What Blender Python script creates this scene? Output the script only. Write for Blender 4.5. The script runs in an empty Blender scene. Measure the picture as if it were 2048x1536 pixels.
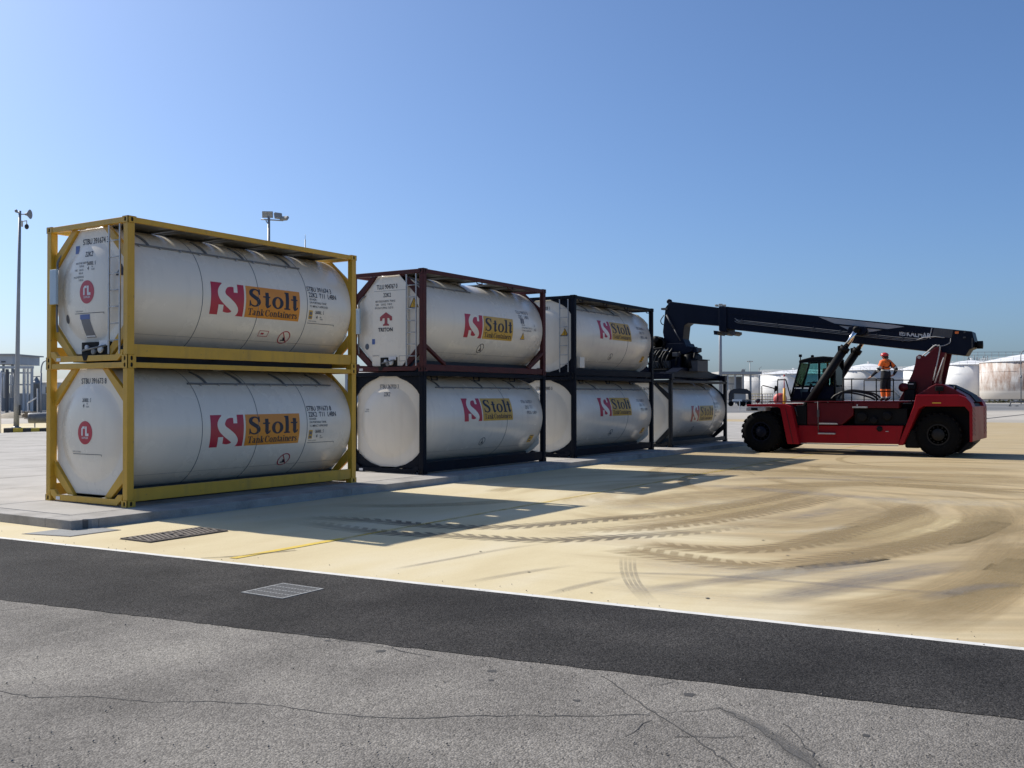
import bpy, bmesh, math, random
from mathutils import Vector, Matrix
random.seed(7)
scene = bpy.context.scene
col = scene.collection
R = math.radians

# ------------------------------------------------------------------ camera
F_PX = 1976.8
CAM = Vector((-11.104, -15.107, 1.967))
YAW, PITCH, ROLL = 0.5658, 0.0122, -0.001
fw = Vector((math.cos(YAW)*math.cos(PITCH), math.sin(YAW)*math.cos(PITCH), math.sin(PITCH)))
rt = fw.cross(Vector((0, 0, 1))).normalized()
up = rt.cross(fw)
rt, up = rt*math.cos(ROLL)+up*math.sin(ROLL), up*math.cos(ROLL)-rt*math.sin(ROLL)
cam_d = bpy.data.cameras.new('camera')
cam_d.sensor_width = 36.0
cam_d.lens = F_PX/2048*36.0
cam_d.clip_start = 0.1
cam_d.clip_end = 6000
cam = bpy.data.objects.new('camera', cam_d)
col.objects.link(cam)
cam.matrix_world = Matrix((
    (rt.x, up.x, -fw.x, CAM.x), (rt.y, up.y, -fw.y, CAM.y),
    (rt.z, up.z, -fw.z, CAM.z), (0, 0, 0, 1)))
scene.camera = cam

# ------------------------------------------------------------------ light
SUN_EL = R(41.0)
SUN_AZ = math.atan2(6.15, 0.30)           # direction towards the sun, from +X
sun_dir = Vector((math.cos(SUN_AZ)*math.cos(SUN_EL), math.sin(SUN_AZ)*math.cos(SUN_EL), math.sin(SUN_EL)))
world = bpy.data.worlds.new('World')
scene.world = world
world.use_nodes = True
wn = world.node_tree
wn.nodes.clear()
w_out = wn.nodes.new('ShaderNodeOutputWorld')
w_bg = wn.nodes.new('ShaderNodeBackground')
w_sky = wn.nodes.new('ShaderNodeTexSky')
w_sky.sky_type = 'NISHITA'
w_sky.sun_disc = False
w_sky.sun_elevation = SUN_EL
w_sky.sun_rotation = math.pi/2-SUN_AZ
w_sky.altitude = 0
w_sky.air_density = 0.8
w_sky.dust_density = 1.75
w_sky.ozone_density = 8.0
w_bg.inputs['Strength'].default_value = 0.118
w_wb = wn.nodes.new('ShaderNodeMix')            # constant white balance of the sky light
w_wb.data_type = 'RGBA'
w_wb.blend_type = 'MULTIPLY'
w_wb.inputs['Factor'].default_value = 1.0
w_wb.inputs['B'].default_value = (0.92, 0.97, 0.99, 1.0)
wn.links.new(w_sky.outputs[0], w_wb.inputs['A'])
wn.links.new(w_wb.outputs['Result'], w_bg.inputs[0])
wn.links.new(w_bg.outputs[0], w_out.inputs[0])
sun_d = bpy.data.lights.new('sun', 'SUN')
sun_d.energy = 4.7
sun_d.angle = R(0.5)
sun_d.color = (1.0, 0.94, 0.84)
sun = bpy.data.objects.new('sun', sun_d)
col.objects.link(sun)
sun.rotation_euler = sun_dir.to_track_quat('Z', 'Y').to_euler()
sun.location = (0, 0, 60)
scene.view_settings.view_transform = 'Standard'
scene.view_settings.look = 'None'
scene.view_settings.gamma = 1.0
scene.view_settings.use_curve_mapping = False
scene.view_settings.exposure = 0.25

GZ = -0.15                                  # yard level; the pad the tanks stand on is z = 0


def ray(px, py):
    return fw+rt*((px-1024)/F_PX)-up*((py-768)/F_PX)


def on_z(px, py, z=GZ):
    d = ray(px, py)
    return CAM+d*((z-CAM.z)/d.z)


def at(px, py, D):
    return CAM+ray(px, py)*D


# ------------------------------------------------------------------ materials
MATS = {}


def material(name, c, rough=0.5, metal=0.0, var=0.12, scale=3.0, bump=0.0, bscale=40.0, coat=0.0, spec=0.5,
             streak=None, streak_amt=0.0, stretch=(1, 1, 1), rvar=0.1, emit=None, chips=None, bdist=0.02):
    if name in MATS:
        return MATS[name]
    m = bpy.data.materials.new(name)
    m.use_nodes = True
    nt = m.node_tree
    N, Lk = nt.nodes, nt.links
    b = N['Principled BSDF']
    b.inputs['Roughness'].default_value = rough
    b.inputs['Metallic'].default_value = metal
    b.inputs['Specular IOR Level'].default_value = spec
    b.inputs['Coat Weight'].default_value = coat
    b.inputs['Coat Roughness'].default_value = 0.12
    tc = N.new('ShaderNodeTexCoord')
    mp = N.new('ShaderNodeMapping')
    mp.inputs['Scale'].default_value = stretch
    Lk.new(tc.outputs['Object'], mp.inputs[0])
    n1 = N.new('ShaderNodeTexNoise')
    n1.inputs['Scale'].default_value = scale
    n1.inputs['Detail'].default_value = 6
    n1.inputs['Roughness'].default_value = 0.62
    Lk.new(mp.outputs[0], n1.inputs['Vector'])
    rp = N.new('ShaderNodeValToRGB')
    rp.color_ramp.elements[0].position = 0.3
    rp.color_ramp.elements[1].position = 0.7
    rp.color_ramp.elements[0].color = tuple(x*(1-var) for x in c)+(1,)
    rp.color_ramp.elements[1].color = tuple(min(1, x*(1+var)) for x in c)+(1,)
    Lk.new(n1.outputs['Fac'], rp.inputs[0])
    out = rp.outputs[0]
    if streak is not None:
        n2 = N.new('ShaderNodeTexNoise')
        mp2 = N.new('ShaderNodeMapping')
        mp2.inputs['Scale'].default_value = (5.0, 5.0, 0.45)
        Lk.new(tc.outputs['Object'], mp2.inputs[0])
        Lk.new(mp2.outputs[0], n2.inputs['Vector'])
        n2.inputs['Scale'].default_value = 1.3
        n2.inputs['Detail'].default_value = 5
        r2 = N.new('ShaderNodeValToRGB')
        r2.color_ramp.elements[0].position = 0.52
        r2.color_ramp.elements[1].position = 0.78
        r2.color_ramp.elements[0].color = (0, 0, 0, 1)
        r2.color_ramp.elements[1].color = (streak_amt,)*3+(1,)
        Lk.new(n2.outputs['Fac'], r2.inputs[0])
        mx = N.new('ShaderNodeMix')
        mx.data_type = 'RGBA'
        Lk.new(r2.outputs[0], mx.inputs['Factor'])
        Lk.new(out, mx.inputs['A'])
        mx.inputs['B'].default_value = tuple(streak)+(1,)
        out = mx.outputs['Result']
    if chips:
        # paint chips and rust spots
        nc = N.new('ShaderNodeTexNoise')
        nc.inputs['Scale'].default_value = 11
        nc.inputs['Detail'].default_value = 5
        nc.inputs['Roughness'].default_value = 0.7
        Lk.new(tc.outputs['Object'], nc.inputs['Vector'])
        rc = N.new('ShaderNodeValToRGB')
        rc.color_ramp.elements[0].position = 0.655
        rc.color_ramp.elements[1].position = 0.70
        rc.color_ramp.elements[0].color = (0, 0, 0, 1)
        rc.color_ramp.elements[1].color = (0.8, 0.8, 0.8, 1)
        Lk.new(nc.outputs['Fac'], rc.inputs[0])
        mc = N.new('ShaderNodeMix')
        mc.data_type = 'RGBA'
        Lk.new(rc.outputs[0], mc.inputs['Factor'])
        Lk.new(out, mc.inputs['A'])
        mc.inputs['B'].default_value = tuple(chips)+(1,)
        out = mc.outputs['Result']
    Lk.new(out, b.inputs['Base Color'])
    mr = N.new('ShaderNodeMapRange')
    mr.inputs['To Min'].default_value = max(0.02, rough-rvar)
    mr.inputs['To Max'].default_value = min(1, rough+rvar)
    Lk.new(n1.outputs['Fac'], mr.inputs['Value'])
    Lk.new(mr.outputs[0], b.inputs['Roughness'])
    if bump:
        n3 = N.new('ShaderNodeTexNoise')
        n3.inputs['Scale'].default_value = bscale
        n3.inputs['Detail'].default_value = 3
        Lk.new(tc.outputs['Object'], n3.inputs['Vector'])
        bp = N.new('ShaderNodeBump')
        bp.inputs['Strength'].default_value = bump
        bp.inputs['Distance'].default_value = bdist
        Lk.new(n3.outputs['Fac'], bp.inputs['Height'])
        Lk.new(bp.outputs[0], b.inputs['Normal'])
    if emit:
        b.inputs['Emission Color'].default_value = tuple(emit[:3])+(1,)
        b.inputs['Emission Strength'].default_value = emit[3]
    MATS[name] = m
    return m


def ground_material(name, c1, c2, c3, big=0.35, aniso=(1, 1, 1), speck=60.0, speck_amt=0.15, bump=0.3, rough=0.85,
                    vor=None, stones=0.0, spec=0.3, dirt=None):
    m = bpy.data.materials.new(name)
    m.use_nodes = True
    nt = m.node_tree
    N, Lk = nt.nodes, nt.links
    b = N['Principled BSDF']
    b.inputs['Roughness'].default_value = rough
    b.inputs['Specular IOR Level'].default_value = spec
    tc = N.new('ShaderNodeTexCoord')
    mp = N.new('ShaderNodeMapping')
    mp.inputs['Scale'].default_value = aniso
    Lk.new(tc.outputs['Object'], mp.inputs[0])

    def noise(scale, det, rg, vec):
        n = N.new('ShaderNodeTexNoise')
        n.inputs['Scale'].default_value = scale
        n.inputs['Detail'].default_value = det
        n.inputs['Roughness'].default_value = rg
        Lk.new(vec, n.inputs['Vector'])
        return n
    a = noise(big, 8, 0.6, mp.outputs[0])
    rp = N.new('ShaderNodeValToRGB')
    e = rp.color_ramp.elements
    e[0].position, e[0].color = 0.32, tuple(c1)+(1,)
    e[1].position, e[1].color = 0.68, tuple(c3)+(1,)
    k = e.new(0.5)
    k.color = tuple(c2)+(1,)
    Lk.new(a.outputs['Fac'], rp.inputs[0])
    s = noise(speck, 4, 0.7, tc.outputs['Object'])
    mr = N.new('ShaderNodeMapRange')
    mr.inputs['From Min'].default_value = 0.25
    mr.inputs['From Max'].default_value = 0.75
    mr.inputs['To Min'].default_value = 1-speck_amt
    mr.inputs['To Max'].default_value = 1+speck_amt
    Lk.new(s.outputs['Fac'], mr.inputs['Value'])
    mul = N.new('ShaderNodeMix')
    mul.data_type = 'RGBA'
    mul.blend_type = 'MULTIPLY'
    mul.inputs['Factor'].default_value = 1
    Lk.new(rp.outputs[0], mul.inputs['A'])
    Lk.new(mr.outputs[0], mul.inputs['B'])
    out = mul.outputs['Result']
    hgt = s.outputs['Fac']
    if vor:
        v = N.new('ShaderNodeTexVoronoi')
        v.inputs['Scale'].default_value = vor
        v.inputs['Randomness'].default_value = 1.0
        Lk.new(tc.outputs['Object'], v.inputs['Vector'])
        # each stone of the aggregate has its own tone
        sep = N.new('ShaderNodeSeparateColor')
        Lk.new(v.outputs['Color'], sep.inputs[0])
        mr2 = N.new('ShaderNodeMapRange')
        mr2.inputs['To Min'].default_value = 1-stones
        mr2.inputs['To Max'].default_value = 1+stones
        Lk.new(sep.outputs[0], mr2.inputs['Value'])
        mul2 = N.new('ShaderNodeMix')
        mul2.data_type = 'RGBA'
        mul2.blend_type = 'MULTIPLY'
        mul2.inputs['Factor'].default_value = 1
        Lk.new(out, mul2.inputs['A'])
        Lk.new(mr2.outputs[0], mul2.inputs['B'])
        out = mul2.outputs['Result']
        inv = N.new('ShaderNodeMath')
        inv.operation = 'MULTIPLY_ADD'
        inv.inputs[1].default_value = -1.0
        Lk.new(v.outputs['Distance'], inv.inputs[0])
        Lk.new(s.outputs['Fac'], inv.inputs[2])
        hgt = inv.outputs[0]
    if dirt:
        # ground-in dirt on the part of the yard that the machines drive over
        dcol, gx, gy, cy, turn = dirt
        sp = N.new('ShaderNodeSeparateXYZ')
        Lk.new(tc.outputs['Object'], sp.inputs[0])

        def mth(op, a_, b_, c_=None):
            n = N.new('ShaderNodeMath')
            n.operation = op
            for i, x in enumerate((a_, b_, c_)):
                if x is None:
                    continue
                if isinstance(x, (int, float)):
                    n.inputs[i].default_value = x
                else:
                    Lk.new(x, n.inputs[i])
            return n.outputs[0]
        tx = mth('SUBTRACT', sp.outputs[0], turn[0])
        ty = mth('SUBTRACT', sp.outputs[1], turn[1])
        rr_ = mth('SQRT', mth('ADD', mth('MULTIPLY', tx, tx), mth('MULTIPLY', ty, ty)), None)
        cb = N.new('ShaderNodeCombineXYZ')
        Lk.new(mth('MULTIPLY', mth('DIVIDE', tx, rr_), 0.9), cb.inputs[0])
        Lk.new(mth('MULTIPLY', mth('DIVIDE', ty, rr_), 0.9), cb.inputs[1])
        Lk.new(mth('MULTIPLY', rr_, 1.15), cb.inputs[2])
        nd = noise(1.0, 7, 0.60, cb.outputs[0])
        nb = noise(0.16, 3, 0.5, tc.outputs['Object'])
        sv = mth('ADD', mth('MULTIPLY', sp.outputs[0], gx), mth('MULTIPLY', mth('ADD', sp.outputs[1], cy), -gy))
        sv = mth('ADD', sv, mth('MULTIPLY', mth('SUBTRACT', nb.outputs['Fac'], 0.5), 1.6))
        sv = mth('ADD', sv, mth('MULTIPLY', mth('SUBTRACT', nd.outputs['Fac'], 0.5), 3.2))
        md = N.new('ShaderNodeMapRange')
        md.interpolation_type = 'SMOOTHSTEP'
        md.inputs['From Min'].default_value = 0.1
        md.inputs['From Max'].default_value = 1.3
        md.inputs['To Max'].default_value = 0.80
        Lk.new(sv, md.inputs['Value'])
        mxd = N.new('ShaderNodeMix')
        mxd.data_type = 'RGBA'
        Lk.new(md.outputs[0], mxd.inputs['Factor'])
        Lk.new(out, mxd.inputs['A'])
        nd2 = noise(2.6, 8, 0.66, cb.outputs[0])
        rd = N.new('ShaderNodeValToRGB')
        rd.color_ramp.elements[0].position, rd.color_ramp.elements[0].color = 0.36, tuple(x*0.80 for x in dcol)+(1,)
        rd.color_ramp.elements[1].position, rd.color_ramp.elements[1].color = 0.64, tuple(x*1.28 for x in dcol)+(1,)
        Lk.new(nd2.outputs['Fac'], rd.inputs[0])
        mud = N.new('ShaderNodeMix')
        mud.data_type = 'RGBA'
        mud.blend_type = 'MULTIPLY'
        mud.inputs['Factor'].default_value = 1
        Lk.new(rd.outputs[0], mud.inputs['A'])
        Lk.new(mr.outputs[0], mud.inputs['B'])
        Lk.new(mud.outputs['Result'], mxd.inputs['B'])
        out = mxd.outputs['Result']
    Lk.new(out, b.inputs['Base Color'])
    bp = N.new('ShaderNodeBump')
    bp.inputs['Strength'].default_value = bump
    bp.inputs['Distance'].default_value = 0.012
    Lk.new(hgt, bp.inputs['Height'])
    Lk.new(bp.outputs[0], b.inputs['Normal'])
    MATS[name] = m
    return m


def mark_material(name, c, amt, tread=0.0, edge=0.25, freq=9.0, even=False):
    """thin film of rubber or water: UV u runs along the mark in metres, v 0..1 across it"""
    m = bpy.data.materials.new(name)
    m.use_nodes = True
    nt = m.node_tree
    N, Lk = nt.nodes, nt.links
    b = N['Principled BSDF']
    b.inputs['Base Color'].default_value = tuple(c)+(1,)
    b.inputs['Roughness'].default_value = 0.8
    b.inputs['Specular IOR Level'].default_value = 0.2
    tc = N.new('ShaderNodeTexCoord')
    sep = N.new('ShaderNodeSeparateXYZ')
    Lk.new(tc.outputs['UV'], sep.inputs[0])

    def math_node(op, a, bb=None):
        n = N.new('ShaderNodeMath')
        n.operation = op
        for i, x in enumerate((a, bb)):
            if x is None:
                continue
            if isinstance(x, (int, float)):
                n.inputs[i].default_value = x
            else:
                Lk.new(x, n.inputs[i])
        return n.outputs[0]
    d = math_node('ABSOLUTE', math_node('SUBTRACT', sep.outputs[1], 0.5))
    ns = N.new('ShaderNodeTexNoise')
    ns.inputs['Scale'].default_value = 2.2
    ns.inputs['Detail'].default_value = 7
    ns.inputs['Roughness'].default_value = 0.7
    Lk.new(tc.outputs['Object'], ns.inputs['Vector'])
    wob = math_node('MULTIPLY', math_node('SUBTRACT', ns.outputs['Fac'], 0.5), 0.18 if even else 0.5)
    mr = N.new('ShaderNodeMapRange')
    mr.interpolation_type = 'SMOOTHSTEP'
    mr.inputs['From Min'].default_value = 0.5
    mr.inputs['From Max'].default_value = 0.5-edge
    Lk.new(math_node('ADD', d, wob), mr.inputs['Value'])
    f = mr.outputs[0]
    mr2 = N.new('ShaderNodeMapRange')
    mr2.inputs['From Min'].default_value = 0.3
    mr2.inputs['From Max'].default_value = 0.62
    mr2.inputs['To Min'].default_value = 0.55 if even else 0.0
    Lk.new(ns.outputs['Fac'], mr2.inputs['Value'])
    f = math_node('MULTIPLY', f, mr2.outputs[0])
    ms = N.new('ShaderNodeMapping')
    ms.inputs['Scale'].default_value = (0.35, 9.0, 1.0)
    Lk.new(tc.outputs['UV'], ms.inputs[0])
    n4 = N.new('ShaderNodeTexNoise')
    n4.inputs['Scale'].default_value = 1.6
    n4.inputs['Detail'].default_value = 6
    n4.inputs['Roughness'].default_value = 0.65
    Lk.new(ms.outputs[0], n4.inputs['Vector'])
    mr4 = N.new('ShaderNodeMapRange')
    mr4.inputs['From Min'].default_value = 0.34
    mr4.inputs['From Max'].default_value = 0.62
    mr4.inputs['To Min'].default_value = 0.45 if even else 0.25
    Lk.new(n4.outputs['Fac'], mr4.inputs['Value'])
    f = math_node('MULTIPLY', f, mr4.outputs[0])
    # fade along the ends (u stored 0..1 in UV.z is not available: second UV channel)
    at2 = N.new('ShaderNodeAttribute')
    at2.attribute_name = 'fade'
    f = math_node('MULTIPLY', f, at2.outputs['Fac'])
    if tread > 0:
        # chevron blocks of the tyre
        sh = math_node('ADD', math_node('MULTIPLY', sep.outputs[0], freq), math_node('MULTIPLY', d, 2.4))
        w = math_node('SINE', math_node('MULTIPLY', sh, 6.2832))
        wr = N.new('ShaderNodeMapRange')
        wr.inputs['From Min'].default_value = -0.5
        wr.inputs['From Max'].default_value = 0.1
        wr.inputs['To Min'].default_value = 1-tread
        Lk.new(w, wr.inputs['Value'])
        # the blocks only show near the two edges of the tread
        er = N.new('ShaderNodeMapRange')
        er.inputs['From Min'].default_value = 0.08
        er.inputs['From Max'].default_value = 0.22
        Lk.new(d, er.inputs['Value'])
        mixf = N.new('ShaderNodeMix')
        mixf.data_type = 'FLOAT'
        Lk.new(er.outputs[0], mixf.inputs['Factor'])
        mixf.inputs['A'].default_value = 1.0
        Lk.new(wr.outputs[0], mixf.inputs['B'])
        f = math_node('MULTIPLY', f, mixf.outputs['Result'])
    f = math_node('MULTIPLY', f, amt)
    tr = N.new('ShaderNodeBsdfTransparent')
    mx = N.new('ShaderNodeMixShader')
    Lk.new(f, mx.inputs[0])
    Lk.new(tr.outputs[0], mx.inputs[1])
    Lk.new(b.outputs[0], mx.inputs[2])
    Lk.new(mx.outputs[0], N['Material Output'].inputs['Surface'])
    MATS[name] = m
    return m


def glass_material():
    m = bpy.data.materials.new('cab_glass')
    m.use_nodes = True
    N, Lk = m.node_tree.nodes, m.node_tree.links
    b = N['Principled BSDF']
    b.inputs['Base Color'].default_value = (0.55, 0.72, 0.70, 1)
    b.inputs['Roughness'].default_value = 0.04
    tr = N.new('ShaderNodeBsdfTransparent')
    tr.inputs[0].default_value = (0.62, 0.80, 0.79, 1)
    gl = N.new('ShaderNodeBsdfGlossy')
    gl.inputs['Roughness'].default_value = 0.03
    fr = N.new('ShaderNodeFresnel')
    fr.inputs[0].default_value = 1.45
    mx = N.new('ShaderNodeMixShader')
    Lk.new(fr.outputs[0], mx.inputs[0])
    Lk.new(tr.outputs[0], mx.inputs[1])
    Lk.new(gl.outputs[0], mx.inputs[2])
    Lk.new(mx.outputs[0], N['Material Output'].inputs['Surface'])
    MATS['cab_glass'] = m
    return m


material('tank_white', (0.82, 0.755, 0.635), 0.27, var=0.025, scale=1.2, streak=(0.45, 0.42, 0.36), streak_amt=0.13, rvar=0.03, coat=0.15, bump=0.14, bscale=1.1, bdist=0.012)
material('tank_white_old', (0.79, 0.73, 0.62), 0.26, var=0.03, scale=1.5, streak=(0.42, 0.39, 0.34), streak_amt=0.17, rvar=0.04, coat=0.15, bump=0.16, bscale=1.1, bdist=0.012)
material('frame_yellow', (0.61, 0.352, 0.030), 0.42, var=0.09, scale=2.5, streak=(0.30, 0.19, 0.05), streak_amt=0.4, bump=0.05, chips=(0.20, 0.11, 0.05))
material('frame_maroon', (0.075, 0.020, 0.020), 0.5, var=0.16, scale=2.5, streak=(0.10, 0.06, 0.045), streak_amt=0.3, bump=0.05, spec=0.2, chips=(0.14, 0.085, 0.06))
material('frame_navy', (0.0055, 0.008, 0.015), 0.5, var=0.2, scale=2.5, streak=(0.03, 0.03, 0.032), streak_amt=0.25, bump=0.05, spec=0.10, chips=(0.06, 0.045, 0.035))
material('frame_slate', (0.010, 0.012, 0.016), 0.5, var=0.2, scale=2.5, streak=(0.06, 0.055, 0.05), streak_amt=0.35, bump=0.05, spec=0.3)
material('saddle_shade', (0.03, 0.031, 0.033), 0.7, var=0.2)  # steel colour darkened to stand for the shade under the tank
material('hole_black', (0.010, 0.009, 0.008), 0.9, var=0.1)  # black put in for shade inside holes; plain colour on the spout
material('galvanised', (0.40, 0.41, 0.42), 0.42, metal=0.6, var=0.15, scale=9)
material('walkway_steel', (0.20, 0.205, 0.21), 0.55, metal=0.3, var=0.15, scale=9)
material('seam_grey', (0.16, 0.16, 0.165), 0.5, var=0.1)
material('pipe_grey', (0.16, 0.165, 0.17), 0.45, var=0.2, scale=6)
material('document_blue', (0.42, 0.52, 0.58), 0.35, var=0.06)
material('logo_red', (0.46, 0.022, 0.050), 0.35, var=0.06)
material('logo_orange', (0.72, 0.27, 0.025), 0.35, var=0.06)
material('logo_amber', (0.60, 0.36, 0.055), 0.35, var=0.12, scale=7)
material('ink_navy', (0.016, 0.020, 0.036), 0.5, var=0.1)
material('ink_faded', (0.10, 0.10, 0.12), 0.5, var=0.15)
material('sticker_blue', (0.06, 0.12, 0.34), 0.4, var=0.1)
material('sticker_white', (0.72, 0.72, 0.72), 0.4, var=0.05)
material('warning_yellow', (0.70, 0.40, 0.03), 0.4, var=0.08)
material('oval_plate', (0.10, 0.11, 0.13), 0.4, metal=0.4, var=0.3, scale=30)
material('triton_red', (0.33, 0.045, 0.05), 0.4, var=0.08)
material('machine_red', (0.27, 0.007, 0.013), 0.42, var=0.08, scale=1.6, streak=(0.11, 0.012, 0.012), streak_amt=0.3, spec=0.16)
material('machine_dark_red', (0.105, 0.003, 0.007), 0.45, var=0.12, scale=1.6, streak=(0.05, 0.008, 0.008), streak_amt=0.3, spec=0.25)
material('boom_navy', (0.0045, 0.0075, 0.019), 0.45, var=0.15, scale=1.4, streak=(0.014, 0.016, 0.024), streak_amt=0.3, spec=0.12)
material('machine_black', (0.0045, 0.0045, 0.0055), 0.6, var=0.25, spec=0.18)
material('machine_grey', (0.07, 0.07, 0.074), 0.55, var=0.15, spec=0.3)
material('chevron_pale', (0.16, 0.02, 0.022), 0.5, var=0.1)
material('swoosh_grey', (0.30, 0.30, 0.31), 0.45, var=0.06)
material('logo_silver', (0.55, 0.56, 0.57), 0.4, var=0.05)
material('chrome', (0.72, 0.70, 0.68), 0.16, metal=1.0, var=0.04)
material('rubber', (0.006, 0.006, 0.0062), 0.9, var=0.3, scale=6, spec=0.12)
material('rim_navy', (0.006, 0.008, 0.017), 0.6, var=0.2, spec=0.12)
material('rim_grey', (0.020, 0.0195, 0.019), 0.6, var=0.3, spec=0.15)
material('hose_black', (0.012, 0.012, 0.012), 0.5, var=0.2)
material('step_grey', (0.42, 0.41, 0.39), 0.5, var=0.2, scale=12)
material('beacon_orange', (0.75, 0.16, 0.02), 0.3, var=0.05)
material('skin', (0.42, 0.23, 0.16), 0.55, var=0.1, scale=20)
material('hivis_orange', (0.85, 0.155, 0.018), 0.75, var=0.09, scale=9, bump=0.15, bscale=14)
material('cloth_navy', (0.0075, 0.008, 0.013), 0.85, var=0.2, scale=9, bump=0.15, bscale=14)
material('reflective', (0.50, 0.50, 0.47), 0.45, var=0.08)
material('helmet_red', (0.50, 0.022, 0.02), 0.28, var=0.04, coat=0.3)
material('boot_black', (0.014, 0.013, 0.012), 0.6, var=0.2)
material('driver_blue', (0.025, 0.05, 0.12), 0.8, var=0.15)
material('storage_white', (0.74, 0.73, 0.71), 0.5, var=0.04, scale=0.12, streak=(0.50, 0.48, 0.45), streak_amt=0.2, rvar=0.03)
material('storage_grey', (0.58, 0.57, 0.55), 0.6, var=0.06, scale=0.15, streak=(0.40, 0.38, 0.35), streak_amt=0.3, rvar=0.03)
material('storage_roof', (0.78, 0.78, 0.77), 0.5, var=0.04, scale=0.2)
material('far_steel', (0.22, 0.23, 0.24), 0.6, var=0.15, scale=0.5)
material('far_pale_steel', (0.54, 0.54, 0.53), 0.6, var=0.12, scale=0.5)
material('far_concrete', (0.42, 0.41, 0.385), 0.85, var=0.12, scale=0.3)
material('far_dark', (0.13, 0.13, 0.135), 0.8, var=0.2, scale=0.5)
material('truck_cover', (0.035, 0.036, 0.04), 0.8, var=0.3, scale=1.2)
material('far_window', (0.045, 0.055, 0.065), 0.2, var=0.2)
material('mast_grey', (0.30, 0.31, 0.32), 0.5, metal=0.3, var=0.1, scale=2)
material('kerb_black', (0.028, 0.031, 0.036), 0.7, var=0.25, scale=6)
material('kerb_yellow', (0.42, 0.34, 0.05), 0.7, var=0.18, scale=6)
material('bollard_orange', (0.75, 0.34, 0.02), 0.5, var=0.1)
material('drum_red', (0.55, 0.08, 0.07), 0.5, var=0.08)
material('plank_brown', (0.22, 0.17, 0.11), 0.8, var=0.2)
material('sand', (0.36, 0.31, 0.23), 0.95, var=0.2, scale=2)
material('bush', (0.10, 0.10, 0.05), 0.9, var=0.4, scale=2)
material('joint_dark', (0.11, 0.105, 0.10), 0.95, var=0.2)
material('crack_dark', (0.055, 0.053, 0.052), 0.95, var=0.2)
material('seal_dark', (0.085, 0.085, 0.087), 0.85, var=0.2, scale=4, bump=0.4, bscale=60)
material('line_white', (0.64, 0.625, 0.58), 0.75, var=0.12, scale=7, streak=(0.42, 0.40, 0.36), streak_amt=0.5, chips=(0.20, 0.18, 0.15))
material('line_yellow', (0.62, 0.44, 0.06), 0.75, var=0.15, scale=5, chips=(0.55, 0.46, 0.28))
material('drain_iron', (0.15, 0.128, 0.112), 0.6, metal=0.3, var=0.2, scale=8)
material('grate_steel', (0.27, 0.27, 0.262), 0.6, metal=0.0, var=0.15, scale=12)
material('plate_concrete', (0.24, 0.245, 0.24), 0.8, var=0.15, scale=5, bump=0.2)
material('lamp_face', (0.42, 0.42, 0.38), 0.3, var=0.2, scale=10)
glass_material()
ground_material('yard_concrete', (0.53, 0.435, 0.255), (0.60, 0.508, 0.315), (0.64, 0.565, 0.400), big=0.30,
                aniso=(0.55, 1.5, 1), speck=55, speck_amt=0.09, bump=0.12, dirt=((0.345, 0.258, 0.140), 0.12, 0.22, 7.6, tuple(on_z(1500, 1000)[:2])))
ground_material('pad_concrete', (0.30, 0.28, 0.25), (0.375, 0.352, 0.318), (0.43, 0.405, 0.37), big=0.6, speck=45, speck_amt=0.08, bump=0.12)
ground_material('kerb_concrete', (0.24, 0.225, 0.205), (0.33, 0.312, 0.286), (0.40, 0.38, 0.35), big=1.6, speck=40, speck_amt=0.14, bump=0.25)
ground_material('new_asphalt', (0.024, 0.0228, 0.0222), (0.040, 0.038, 0.0365), (0.068, 0.064, 0.060), big=0.45, speck=38,
                speck_amt=0.4, bump=0.6, vor=70, stones=0.55, spec=0.10)
ground_material('old_asphalt', (0.138, 0.128, 0.115), (0.196, 0.182, 0.163), (0.25, 0.233, 0.206), big=0.8, speck=24,
                speck_amt=0.22, bump=0.6, vor=75, stones=0.36, spec=0.15)
ground_material('far_ground', (0.33, 0.30, 0.25), (0.42, 0.385, 0.33), (0.48, 0.45, 0.39), big=0.03, aniso=(1, 1, 1), speck=3,
                speck_amt=0.1, bump=0.05)
ground_material('far_road', (0.13, 0.13, 0.13), (0.17, 0.17, 0.168), (0.21, 0.205, 0.2), big=0.06, speck=3, speck_amt=0.1, bump=0.05)


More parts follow.
